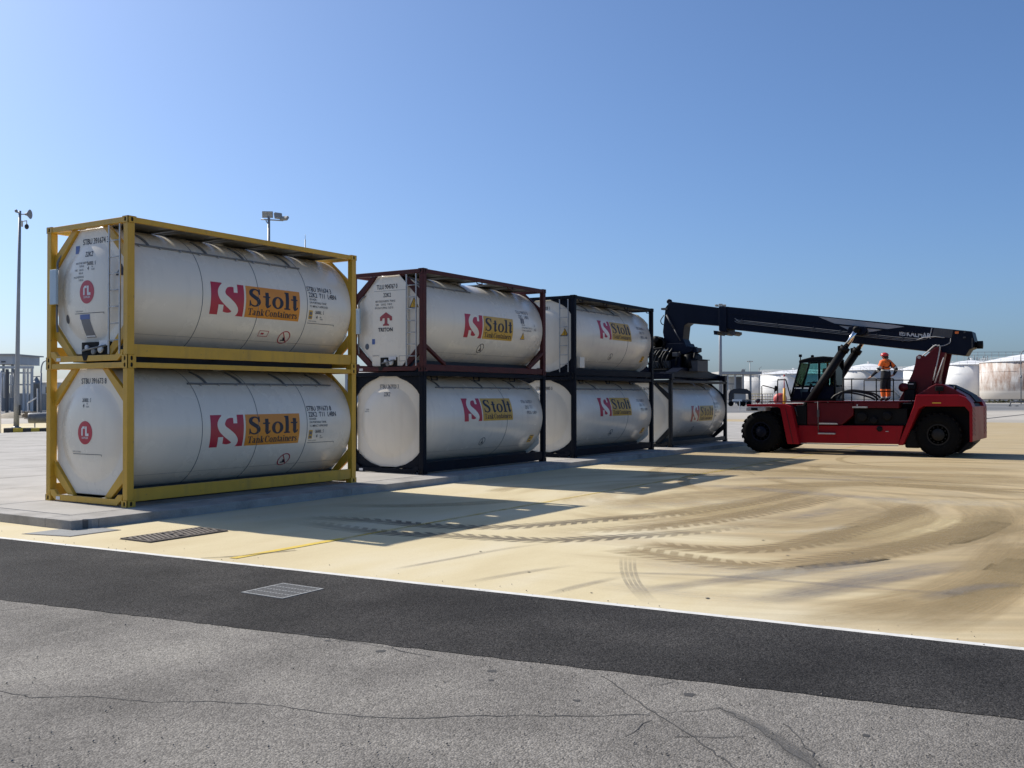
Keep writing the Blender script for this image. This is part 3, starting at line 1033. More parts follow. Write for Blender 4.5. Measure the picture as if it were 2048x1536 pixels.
def serif_glyph(ch, x, y, w, h, sw):
    """slab-serif letters drawn as strokes; sw is the stem width"""
    t = sw*0.42
    G = []

    def st(pts, ws, smooth=True):
        G.append(stroke([(x+a*w, y+b*h) for a, b in pts], ws, smooth))

    def bar(x0, x1, y0, y1):
        G.append(rect2(x+x0*w, x+x1*w, y+y0*h, y+y1*h))
    a = sw/w
    b = t/h
    if ch == 'S':
        st([(.86, .74), (.76, .90), (.50, .965), (.22, .86), (.20, .68), (.46, .54), (.74, .40), (.82, .22), (.66, .07), (.42, .035), (.18, .12), (.10, .28)],
           [t*.8, t, t, sw*.9, sw*1.05, sw*1.1, sw*1.1, sw*1.0, t*1.3, t, t, t*.8])
        bar(.82, .92, .68, .99)
        bar(.06, .15, .01, .33)
    elif ch == 't':
        bar(.30, .30+a, .16, 1.0)
        bar(.0, .92, .70-b*.5, .70+b*.5)
        st([(.30+a/2, .20), (.36+a/2, .06), (.62, .035), (.86, .12), (.95, .22)], [sw, sw*.8, t*1.3, t, t*.8])
    elif ch == 'o':
        G.append(ring2(x+w/2, y+h/2, w/2, h*.52, w/2-sw, h*.52-t))
    elif ch == 'l':
        bar(.5-a/2, .5+a/2, b, 1.0)
        bar(.0, 1.0, 0, b)
        bar(.08, .5-a/2, 1-b, 1.0)
    elif ch == 'T':
        bar(0, 1, 1-b, 1)
        bar(.5-a/2, .5+a/2, b, 1-b)
        bar(.2, .8, 0, b)
        bar(0, .09, .74, 1-b)
        bar(.91, 1, .74, 1-b)
    elif ch == 'a':
        st([(.12, .78), (.3, .95), (.58, .92), (.66, .72), (.66, .30)], [t, t, sw*.9, sw, sw])
        st([(.66, .30), (.70, .07), (.95, .06)], [sw, sw*.7, t])
        st([(.62, .58), (.30, .48), (.16, .28), (.28, .06), (.62, .22)], [t, t, sw*.9, t*1.2, t])
    elif ch == 'n':
        for q in (.14, .66):
            bar(q, q+a, b, .80 if q > .5 else 1.0)
            bar(q-.12, q+a+.12, 0, b)
        bar(.0, .14, 1-b, 1)
        st([(.14+a, .74), (.40, .95), (.62, .92), (.66+a/2, .72)], [t, t, sw*.8, sw])
    elif ch == 'k':
        bar(.14, .14+a, b, 1.0)
        bar(0, .14+a+.14, 0, b)
        bar(0, .14, 1-b, 1)
        st([(.14+a, .30), (.78, .62)], [t, t], False)
        st([(.38, .40), (.80, b)], [sw, sw], False)
        bar(.62, 1.0, 0, b)
        bar(.56, .96, .62, .62+b)
    elif ch == 'C':
        st([(.84, .72), (.70, .92), (.46, .97), (.20, .80), (.12, .50), (.20, .20), (.46, .03), (.72, .08), (.90, .26)],
           [t, t, t, sw*.9, sw*1.1, sw*.9, t, t, t])
        bar(.82, .92, .66, .99)
    elif ch == 'i':
        bar(.5-a/2, .5+a/2, b, .70)
        bar(0, 1, 0, b)
        bar(.1, .5-a/2, .70-b, .70)
        G.append(disc2(x+.5*w, y+.90*h, sw*.6, sw*.6, 10))
    elif ch == 'e':
        st([(.16, .54), (.80, .54)], [t, t], False)
        st([(.80, .50), (.78, .80), (.50, .97), (.22, .82), (.12, .50), (.22, .16), (.52, .03), (.86, .22)], [sw*.8, sw*.9, t, sw*.9, sw, sw*.9, t, t])
    elif ch == 'r':
        bar(.2, .2+a, b, 1.0)
        bar(0, .2+a+.25, 0, b)
        bar(.0, .2, 1-b, 1)
        st([(.2+a, .70), (.55, .94), (.85, .88), (.92, .72)], [t, t, sw*.9, sw*.9])
    elif ch == 's':
        st([(.82, .76), (.62, .95), (.36, .94), (.18, .76), (.42, .56), (.70, .42), (.80, .22), (.52, .04), (.18, .16), (.10, .30)],
           [t, t, t, sw*.8, sw*.9, sw*.9, sw*.8, t, t, t])
    return G


def logo_s(x, y, w, h):
    """white S running through the red block (drawn on a 320 x 308 grid)"""
    pts = [(330, 634), (285, 630), (238, 646), (205, 700), (216, 752), (262, 796), (312, 838), (340, 878), (322, 916), (270, 928), (212, 918)]
    ws = [38, 46, 58, 70, 76, 84, 80, 66, 56, 46, 46]
    G = [stroke([(a-105, 930-b) for a, b in pts], ws), rect2(217, 254, 225, 309), rect2(73, 121, -1, 98), rect2(105, 225, 293, 309), rect2(100, 240, -1, 8)]
    return [shift(g, x, y, w/320, h/308) for g in G]


def decal(name, geos, fmap, mat, parent, cut=(None, 0.05), o=0.003, step=0.00025):
    """geos: flat pieces (u, v); cut in strips and laid on a curved surface through fmap(u, v, offset)"""
    bm = bmesh.new()
    for i, (v, f) in enumerate(geos):
        vs = [bm.verts.new((p[0], p[1], o+step*(i % 6))) for p in v]
        for q in f:
            try:
                bm.faces.new([vs[k] for k in q])
            except ValueError:
                pass
    for ax, d in enumerate(cut):
        if not d:
            continue
        lo = min(v.co[ax] for v in bm.verts)
        hi = max(v.co[ax] for v in bm.verts)
        k = math.floor(lo/d)+1
        while k*d < hi:
            c = Vector((0, 0, 0))
            c[ax] = k*d
            n = Vector((0, 0, 0))
            n[ax] = 1
            bmesh.ops.bisect_plane(bm, geom=bm.verts[:]+bm.edges[:]+bm.faces[:], plane_co=c, plane_no=n)
            k += 1
    for v in bm.verts:
        v.co = fmap(v.co.x, v.co.y, v.co.z)
    me = bpy.data.meshes.new(name)
    bm.to_mesh(me)
    bm.free()
    return link(name, me, mat, parent)


# ------------------------------------------------------------------ tank containers
CL, CW, CH = 6.058, 2.438, 2.591
TY, TZ, TR = 1.219, 1.345, 1.185             # tank axis and radius
EX = 0.14                                    # end panel plane


def side_map(u, v, o):
    a = v/TR
    return Vector((u, TY-(TR+o)*math.cos(a), TZ+(TR+o)*math.sin(a)))


def vz(z):
    return TR*math.asin(max(-1, min(1, (z-TZ)/TR)))


DOME = [(0.93, 0.0), (0.89, 0.006), (0.85, 0.018), (0.80, 0.034), (0.72, 0.054), (0.60, 0.074), (0.40, 0.090), (0.20, 0.098), (0.0, 0.10)]
DC = (1.219, 1.30)


def dome_h(r, on=True):
    if not on or r >= DOME[0][0]:
        return 0.0
    for (r0, h0), (r1, h1) in zip(DOME, DOME[1:]):
        if r1 <= r <= r0:
            return h0+(h1-h0)*(r0-r)/(r0-r1)
    return DOME[-1][1]


def end_map_for(dome):
    def fm(u, v, o):                         # u to the right as seen (minus y), v = z
        y = CW-u
        h = dome_h(math.hypot(y-DC[0], v-DC[1])) if dome else 0.0
        return Vector((EX-h-o, y, v))
    return fm


def flat_end_map(xp):
    return lambda u, v, o: Vector((xp-o, CW-u, v))


def casting(name, mat, parent, x0, y0, z0):
    sx, sy, sz = 0.178, 0.162, 0.118
    xo = x0 == 0                             # which outer faces show
    m = MB()
    ex = 0.0 if xo else CL-sx
    ey = 0.0 if y0 == 0 else CW-sy
    m.box(ex+(0.012 if xo else 0), ex+sx-(0 if xo else 0.012), ey+(0.012 if y0 == 0 else 0), ey+sy-(0 if y0 == 0 else 0.012), z0, z0+sz)
    c = m.build(name, mat, parent)
    # outer plates with the oval lashing holes

    def plate(axis):
        w, h = (sy, sz) if axis == 'x' else (sx, sz)
        a, b = 0.026, 0.040
        inn = [(w/2-a, h/2-b+.016), (w/2-a, h/2+b-.016), (w/2-a+.016, h/2+b), (w/2+a-.016, h/2+b), (w/2+a, h/2+b-.016), (w/2+a, h/2-b+.016), (w/2+a-.016, h/2-b), (w/2-a+.016, h/2-b)]
        out = [(0, h*.25), (0, h), (w*.3, h), (w*.7, h), (w, h), (w, 0), (w*.7, 0), (0, 0)]
        out = [(0, h*.3), (0, h), (w*.35, h), (w*.65, h), (w, h), (w, 0), (w*.65, 0), (0, 0)]
        k = MB()
        if axis == 'x':
            xs_ = (0.0, 0.012) if xo else (CL, CL-0.012)
            P = lambda p, d: (xs_[d], ey+p[0], z0+p[1])
        else:
            ys_ = (0.0, 0.012) if y0 == 0 else (CW, CW-0.012)
            P = lambda p, d: (ex+p[0], ys_[d], z0+p[1])
        v = [P(p, 0) for p in out]+[P(p, 0) for p in inn]+[P(p, 1) for p in inn]+[P(p, 1) for p in out]
        f = []
        for i in range(8):
            j = (i+1) % 8
            f += [(i, j, 8+j, 8+i), (8+i, 8+j, 16+j, 16+i), (i, j, 24+j, 24+i)]
        k.add(v, f)
        k.build('face_plate', mat, c)
        q = MB()
        q.add([P(p, 1) for p in inn], [tuple(range(8))])
        e = Vector((-0.001 if xo else 0.001, 0, 0)) if axis == 'x' else Vector((0, -0.001 if y0 == 0 else 0.001, 0))
        q.v = [tuple(Vector(p)+e) for p in q.v]
        q.build('lashing_hole', 'hole_black', c)  # black face painted as the shade inside the hole
    plate('x')
    plate('y')
    return c


def make_container(x0, z0, S):
    root = thing('tank_container', (x0, 0, z0), S['label'], 'tank container', 'stacked tank containers')
    fm = S['frame']
    wm = S['white']
    # corner castings and posts
    for cx in (0, 1):
        for cy in (0, 1):
            for cz in (0.0, CH-0.118):
                casting('corner_casting', fm, root, cx, cy, cz)
            px = (0.006, 0.150) if cx == 0 else (CL-0.150, CL-0.006)
            py = (0.006, 0.138) if cy == 0 else (CW-0.138, CW-0.006)
            MB().box(px[0], px[1], py[0], py[1], 0.118, CH-0.118).build('corner_post', fm, root, bevel=0.012)
    # end frames
    for cx in (0, 1):
        xa, xb = (0.008, 0.105) if cx == 0 else (CL-0.105, CL-0.008)
        MB().box(xa, xb, 0.162, CW-0.162, CH-0.113, CH-0.010).build('top_end_rail', fm, root, bevel=0.008)
        bp = [(0.162, 0.10), (0.20, 0.10), (0.30, 0.020), (CW-0.30, 0.020), (CW-0.20, 0.10), (CW-0.162, 0.10), (CW-0.138, 0.215), (CW-0.27, 0.215), (CW-0.36, 0.128), (0.36, 0.128), (0.27, 0.215), (0.138, 0.215)]
        MB().prism(bp, 'x', xa-0.002, xa+0.06 if cx == 0 else xb).build('bottom_end_rail', fm, root, bevel=0.006)
        xc, xd = (0.085, 0.155) if cx == 0 else (CL-0.155, CL-0.085)
        for s in (-1, 1) if S['end'] != 'round' else ():
            q = lambda d, z: (TY+s*d, z)
            MB().prism([q(.38, 2.476), q(.55, 2.476), q(1.085, 2.02), q(1.085, 1.775)], 'x', xc, xd).build('corner_brace', fm, root, bevel=0.005)
            MB().prism([q(.45, .130), q(.64, .130), q(1.085, .50), q(1.085, .765)], 'x', xc, xd).build('corner_brace', fm, root, bevel=0.005)
    if S['end'] == 'round':                   # dark ring plates that close the corners round the tank
        for s in (-1, 1):
            for pts in ([(.30, 2.476), (1.085, 2.476), (1.085, 1.93), (.95, 2.12), (.80, 2.25), (.62, 2.35), (.40, 2.425)],
                        [(.22, .130), (1.085, .130), (1.085, .62), (.96, .47), (.80, .345), (.58, .235), (.30, .165)]):
                MB().prism([(TY+s*a, b) for a, b in pts], 'x', 0.082, 0.120).build('corner_gusset', fm, root)
    # side rails
    for cy in (0, 1):
        ya, yb = (0.012, 0.09) if cy == 0 else (CW-0.09, CW-0.012)
        MB().box(0.178, CL-0.178, ya, yb, CH-0.108, CH-0.012).build('top_side_rail', fm, root, bevel=0.008)
        zb = S.get('rail', (0.09, 0.315))
        MB().box(0.152, CL-0.152, ya+0.02, yb+0.02, zb[0], zb[1]).build('bottom_side_rail', fm, root, bevel=0.008)
        if S.get('side_brace'):
            for s in (0, 1):
                X = (lambda a: a) if s == 0 else (lambda a: CL-a)
                MB().bar((X(0.14), (ya+yb)/2+.01, 0.66), (X(0.98), (ya+yb)/2+.01, 0.19), 0.07, 0.10, (0, 1, 0)).build('side_brace', fm, root, bevel=0.006)
    # saddle skirts under the tank, added to keep the gap below it dark
    for y in (0.60, 1.80):
        MB().box(0.17, CL-0.17, y, y+0.04, 0.014, 0.30).build('saddle_skirt', 'saddle_shade', root)
    for x in (0.9, 2.4, 3.7, 5.1):
        MB().box(x, x+0.06, 0.14, CW-0.14, 0.10, 0.16).build('cross_member', 'saddle_shade', root)
    # tank
    n = 72
    sh = MB().lathe([(EX+0.012, TR-0.06), (EX+0.02, TR-0.02), (EX+0.05, TR), (1.6, TR), (3.1, TR), (4.5, TR), (CL-0.16, TR), (CL-0.125, TR-0.02), (CL-0.12, TR-0.05)], (0, TY, TZ), 'x', n)
    shell = sh.build('tank_shell', wm, root)
    for xb in S['bands']:
        MB().lathe([(xb-0.006, TR), (xb-0.006, TR+0.005), (xb+0.006, TR+0.005), (xb+0.006, TR)], (0, TY, TZ), 'x', n, smooth=False).build('cladding_band', 'seam_grey', shell)
    for zs in S.get('laps', (0.52,)):
        va = vz(zs)
        decal('lap_joint', [rect2(EX+0.06, CL-0.17, va, va+0.006)], side_map, 'seam_grey', shell, cut=(0.5, None), o=0.002)
    # octagonal end panel with its dome (both ends)
    if S['end'] == 'round':
        oc = [(.34, 2.482), (.66, 2.37), (.88, 2.21), (1.05, 2.02), (1.05, .54), (.88, .37), (.62, .22), (.30, .150)]
    else:
        oc = [(.37, 2.482), (1.05, 1.80), (1.05, .74), (.47, .160)]
    poly = [(TY+a, b) for a, b in oc]+[(TY-a, b) for a, b in reversed(oc)]
    pan = MB().prism(poly, 'x', EX, EX+0.05).build('end_panel', wm, root, bevel=0.012)
    MB().prism(poly, 'x', CL-EX-0.05, CL-EX).build('end_panel', wm, root, bevel=0.012)
    if S.get('dome', True):
        MB().lathe([(EX-h, r) for r, h in DOME[:-1]]+[(EX-0.1, 0.001)], (0, DC[0], DC[1]), 'x', 56, caps=False).build('dished_end', wm, pan)
    # walkway on top and its edge plate, widened to block sun gaps in the stack shadow
    MB().box(0.22, CL-0.22, 0.125, 0.56, 2.568, 2.584).build('walkway_edge', 'walkway_steel', root)
    for i, (a, b) in enumerate(S['walk']):
        MB().box(a, b, 0.345, 1.92, 2.548, 2.566).build('walkway_plate', 'walkway_steel', root)
        for q in (a+0.08, b-0.08):
            MB().box(q-0.015, q+0.015, 0.30, 1.86, 2.515, 2.546).build('walkway_support', 'walkway_steel', root)
    MB().lathe([(-0.05, 0.26), (0.10, 0.26), (0.10, 0.20)], (2.9, TY, TZ+TR-0.03), 'z', 24).build('manway_collar', 'galvanised', shell)
    if S.get('side_pipe', True):
        pa = vz(S.get('pipe_z', 2.17))
        xa, xb = S.get('pipe_x', (0.16, 5.30))
        m = MB().tube([side_map(xa+(xb-xa)*k/6, pa, 0.018) for k in range(7)], 0.019, 8)
        pp = m.build('drain_pipe', 'pipe_grey', root)
        k = xa+0.3
        while k < xb:
            MB().sphere(side_map(k, pa-0.035, 0.022), 0.022, n=8, m=6).build('pipe_clip', 'galvanised', pp)
            k += 0.46
        for xx in S.get('straps', (0.75, 2.0, 3.55, 5.05)):
            pts = [side_map(xx-0.02*j, pa+0.075*j, 0.012+0.010*math.sin(j*.8)) for j in range(7)]
            MB().tube(pts, 0.022, 6).build('pipe_strap', 'pipe_grey', root)
    # ladder on the end
    if S.get('ladder'):
        for y in (0.235, 0.545):
            MB().box(-0.004, 0.024, y-0.016, y+0.016, 0.14, 2.46).build('ladder_rail', 'galvanised', root, bevel=0.004)
        for k in range(8):
            z = 0.39+0.298*k
            if z > 2.45:
                break
            MB().tube([(0.010, 0.251, z), (0.010, 0.529, z)], 0.012, 8).build('ladder_rung', 'galvanised', root)
    if S.get('doc_box'):
        z = S['doc_box']
        MB().box(-0.050, 0.004, 2.05, 2.26, z, z+0.66).build('document_box', 'document_blue', root, bevel=0.012)
        MB().tube(catmull([(0.05, 2.15, z+0.66), (0.06, 2.17, z+0.80), (0.10, 2.10, z+0.93), (0.12, 2.0, z+1.0)]), 0.02, 8).build('earth_strap', 'pipe_grey', root)
        MB().tube(catmull([(0.05, 2.17, z), (0.05, 2.17, z-0.3), (0.05, 2.15, z-0.52)]), 0.02, 8).build('earth_strap', 'pipe_grey', root)
    if S.get('valve'):
        y0, y1, z1 = S['valve']
        vb = MB().box(EX-0.075, EX-0.004, y0, y1, 0.135, z1).build('recess_shade', 'hole_black', root)  # solid black block standing for the dark inside of the valve opening
        for (yy, zz, rr, ml) in ((y0+.12*(y1-y0)+.1, .24, .075, 'galvanised'), ((y0+y1)/2, .20, .06, 'pipe_grey'), (y1-.2, .27, .05, 'galvanised')):
            MB().lathe([(0.02, rr*.6), (0.02, rr), (0.06, rr), (0.09, rr*.5)], (0.0, yy, zz), 'x', 16).build('valve', ml, vb)
        MB().tube([(0.03, y0+.05, .30), (0.02, y1-.08, .22)], 0.018, 8).build('valve_handle', 'pipe_grey', vb)
        MB().box(EX-0.09, EX-0.076, y0+0.02, y0+0.26, 0.30, z1+0.02).build('valve_plate', 'sticker_white', vb)
        MB().prism([((y0+y1)/2+.12, .135), ((y0+y1)/2+.30, .135), ((y0+y1)/2+.25, .03), ((y0+y1)/2+.17, .03)], 'x', 0.0, 0.006).build('spill_spout', 'hole_black', vb)
    for (xx, zz) in S.get('hooks', ()):       # lashing loops under the top rail
        MB().tube([(xx-.13, 0.05, CH-.11), (xx-.12, 0.03, zz), (xx+.12, 0.03, zz), (xx+.13, 0.05, CH-.11)], 0.016, 6).build('lashing_loop', fm, root)
    if S.get('cable_box'):
        MB().box(0.36, 0.66, -0.01, 0.12, 0.28, 0.62).build('instrument_box', 'tank_white_old', root, bevel=0.01)
    MB().box(-0.0025, 0.006, 1.98, 2.10, 0.035, 0.095).build('csc_plate', 'sticker_white', root)
    S['decals'](root, shell, pan)
    return root


def stolt_logo(shell, x, zbase, amber, text=True):
    """red block with the S, then the orange panel with its two lines"""
    v0 = vz(zbase)
    H = 0.635
    decal('logo_block', [rect2(x, x+0.835, v0, v0+H)], side_map, 'logo_red', shell, o=0.0030)
    decal('logo_letter', logo_s(x, v0, 0.835, H), side_map, 'tank_white', shell, o=0.0045)
    xo = x+0.885
    decal('logo_panel', [rect2(xo, xo+1.51, v0, v0+H)], side_map, 'logo_amber' if amber else 'logo_orange', shell, o=0.0030)
    G = []

    def put(ch, a, b, y0, h, sw):
        for g in serif_glyph(ch, a, y0, b-a, h, sw):
            G.append(shift(g, xo, v0, 1.51/522, H/302))
    for ch, a, b, h in (('S', 26, 140, 172), ('t', 158, 232, 148), ('o', 244, 356, 116), ('l', 364, 424, 172), ('t', 430, 502, 148)):
        put(ch, a, b, 108, h, 33)
    cx = 26
    for ch, w, h in (('T', 46, 66), ('a', 36, 46), ('n', 42, 46), ('k', 40, 66), (' ', 9, 0), ('C', 46, 66), ('o', 36, 46), ('n', 42, 46), ('t', 24, 60),
                     ('a', 36, 46), ('i', 20, 64), ('n', 42, 46), ('e', 34, 46), ('r', 30, 46), ('s', 30, 46)):
        if ch != ' ':
            put(ch, cx, cx+w*0.965-3, 24, h, 10.5)
        cx += w*0.965-1.2
    decal('logo_lettering', G, side_map, 'ink_navy', shell, o=0.0046, step=0.0003)


def side_text(shell, lines, ink='ink_navy'):
    for s, x, z, h, cond, bold in lines:
        g = text2d(s, h, cond, bold)
        decal('lettering', [shift(g, x, vz(z))], side_map, ink, shell, o=0.004, cut=(None, 0.06))


def no_step(shell, x, z, r=0.165, col_='logo_red'):
    v = vz(z)
    G = [ring2(x, v, r, r, r*.86, r*.86), stroke([(x-r*.45, v+r*.72), (x+r*.1, v), (x+r*.55, v-r*.62)], [r*.14]*3, False)]
    decal('no_step_sign', G, side_map, col_, shell, o=0.004)
    decal('no_step_figure', [stroke([(x-r*.1, v+r*.05), (x+r*.05, v-r*.25), (x+r*.1, v-r*.4)], [r*.22, r*.3, r*.45]), rect2(x-r*.4, x+r*.42, v-r*.5, v-r*.33)], side_map, 'ink_navy', shell, o=0.0052)


def end_text(pan, lines, fmap, ink='ink_navy'):
    for s, y, z, h, cond, bold in lines:      # y: world y of the left edge
        g = text2d(s, h, cond, bold)
        decal('lettering', [shift(g, CW-y, z)], fmap, ink, pan, cut=(0.1, 0.1), o=0.004)


def warn_triangle(pan, y, z, w, fmap):
    u = CW-y
    decal('warning_sign', [([(u-w/2, z), (u+w/2, z), (u, z+w*.9)], [(0, 1, 2)])], fmap, 'ink_navy', pan, cut=(None, None), o=0.004)
    decal('warning_face', [([(u-w*.40, z+w*.06), (u+w*.40, z+w*.06), (u, z+w*.78)], [(0, 1, 2)])], fmap, 'warning_yellow', pan, cut=(None, None), o=0.0055)
    decal('warning_mark', [stroke([(u+w*.06, z+w*.58), (u-w*.05, z+w*.34), (u+w*.05, z+w*.34), (u-w*.02, z+w*.12)], [w*.05]*4, False)], fmap, 'ink_navy', pan, cut=(None, None), o=0.0068)


def round_badge(pan, y, z, r, fmap):
    u = CW-y
    decal('round_badge', [disc2(u, z, r, r, 36)], fmap, 'logo_red', pan, cut=(0.08, 0.08), o=0.004)
    q = r/0.215
    G = [stroke([(u-.085*q, z-.055*q), (u-.085*q, z+.07*q), (u-.06*q, z+.095*q), (u-.005*q, z+.095*q)], [.045*q]*4, False),
         rect2(u+.010*q, u+.058*q, z-.055*q, z+.115*q), rect2(u+.012*q, u+.112*q, z-.060*q, z-.012*q)]
    decal('badge_letters', G, fmap, 'sticker_white', pan, cut=(0.08, 0.08), o=0.0055)
    g = text2d('SUFFLER', 0.036*q, 1.0, 0.02, 'CENTER')
    decal('badge_name', [shift(g, u, z-.112*q)], fmap, 'sticker_white', pan, cut=(0.08, 0.08), o=0.0055)


def yellow_side(shell, num):
    stolt_logo(shell, 1.89, 0.975, False)
    side_text(shell, [('STBU '+num, 4.54, 1.655, 0.105, 0.80, 0.012), ('22K2  T11  L4BN', 4.57, 1.525, 0.105, 0.80, 0.012),
                      ('ISO/ADR', 4.58, 1.455, 0.045, 0.85, 0.004), ('UN PORTABLE TANK', 4.58, 1.385, 0.045, 0.85, 0.004), ('TC IMPACT APPROVED', 4.58, 1.305, 0.045, 0.85, 0.004),
                      ('26000L  S', 4.76, 1.17, 0.070, 0.66, 0.006), ('4', 4.80, 1.065, 0.075, 0.9, 0.01), ('Bar', 4.92, 1.095, 0.03, 0.8, 0), ('26.000', 4.92, 1.05, 0.03, 0.8, 0),
                      ('TESTED TO 04/2023', 4.58, 1.0, 0.022, 0.9, 0)])
    decal('inspection_line', [rect2(4.56, 5.40, vz(0.958), vz(0.958)+0.010), rect2(5.39, 5.40, vz(0.93), vz(0.958))], side_map, 'ink_navy', shell, o=0.004)
    decal('placard', [rect2(4.57, 4.68, vz(1.05), vz(1.05)+.19)], side_map, 'warning_yellow', shell, o=0.004)
    decal('placard_print', [rect2(4.585, 4.665, vz(1.14), vz(1.14)+.07), rect2(4.585, 4.665, vz(1.065), vz(1.065)+.05)], side_map, 'seam_grey', shell, o=0.0052)
    no_step(shell, 4.05, 0.625)


def dec_yellow_top(root, shell, pan):
    yellow_side(shell, '391674 3')
    m = 0.0
    decal('small_sign', [rect2(3.30, 3.56, vz(.62), vz(.62)+.012), rect2(3.30, 3.56, vz(.62)+.13, vz(.62)+.142), rect2(3.30, 3.312, vz(.62), vz(.62)+.14), rect2(3.548, 3.56, vz(.62), vz(.62)+.14), rect2(3.36, 3.44, vz(.62)+.05, vz(.62)+.09)], side_map, 'logo_red', shell, o=0.004)
    fm = end_map_for(True)
    end_text(pan, [('STBU 391674 3', 1.50, 2.195, 0.105, 0.80, 0.012), ('22K2', 1.35, 1.96, 0.095, 0.80, 0.012),
                   ('26000L  S', 1.26, 1.795, 0.068, 0.66, 0.006), ('4', 1.24, 1.70, 0.072, 0.9, 0.01), ('Bar', 1.12, 1.75, 0.03, 0.8, 0), ('26.000', 1.12, 1.70, 0.03, 0.8, 0),
                   ('MAX GROSS 36000 KG', 1.62, 1.83, 0.036, 0.75, 0.004), ('79370 LB', 1.50, 1.77, 0.036, 0.75, 0.004), ('TARE', 1.64, 1.70, 0.036, 0.75, 0.004), ('3650 KG', 1.50, 1.70, 0.036, 0.75, 0.004),
                   ('8050 LB', 1.50, 1.64, 0.036, 0.75, 0.004), ('PAYLOAD', 1.66, 1.57, 0.036, 0.75, 0.004), ('32350 KG', 1.50, 1.57, 0.036, 0.75, 0.004), ('71320 LB', 1.50, 1.51, 0.036, 0.75, 0.004),
                   ('TESTED TO 04/2023', 1.60, 0.94, 0.022, 0.9, 0)], fm)
    round_badge(pan, 1.236, 1.30, 0.215, fm)
    u = CW-1.62
    decal('inspection_line', [rect2(u, u+.86, .905, .915), rect2(u+.85, u+.86, .88, .905)], fm, 'ink_navy', pan, cut=(.08, .08), o=.004)
    decal('blue_sticker', [rect2(CW-1.72, CW-1.60, 2.04, 2.19)], fm, 'sticker_blue', pan, o=.004)
    decal('notice_header', [rect2(CW-1.46, CW-1.16, .80, .89)], fm, 'sticker_blue', pan, cut=(.08, .08), o=.0046)
    decal('notice_sheet', [([(CW-1.44, .80), (CW-1.33, .46), (CW-1.05, .46), (CW-1.17, .80)], [(0, 1, 2, 3)])], fm, 'seam_grey', pan, cut=(.06, .06), o=.004)
    decal('notice_margin', [([(CW-1.37, .50), (CW-1.36, .475), (CW-1.07, .475), (CW-1.08, .50)], [(0, 1, 2, 3)])], fm, 'sticker_white', pan, cut=(.06, .06), o=.0055)
    decal('oval_plate', [disc2(CW-1.93, .83, .075, .085, 20)], fm, 'oval_plate', pan, o=.004)
    warn_triangle(pan, 0.36, 1.56, 0.24, fm)


def dec_yellow_bottom(root, shell, pan):
    yellow_side(shell, '391673 8')
    fm = end_map_for(True)
    end_text(pan, [('STBU 391673 8', 1.53, 2.205, 0.100, 0.82, 0.012), ('26000L  S', 1.40, 1.865, 0.070, 0.66, 0.006), ('4', 1.37, 1.76, 0.075, 0.9, 0.01), ('Bar', 1.26, 1.82, 0.03, 0.8, 0),
                   ('26.000', 1.27, 1.765, 0.03, 0.8, 0), ('TESTED TO 04/2023', 1.68, 0.935, 0.024, 0.9, 0)], fm)
    round_badge(pan, 1.275, 1.30, 0.215, fm)
    u = CW-1.67
    decal('inspection_line', [rect2(u, u+.86, .900, .910), rect2(u+.85, u+.86, .87, .900)], fm, 'ink_navy', pan, cut=(.08, .08), o=.004)


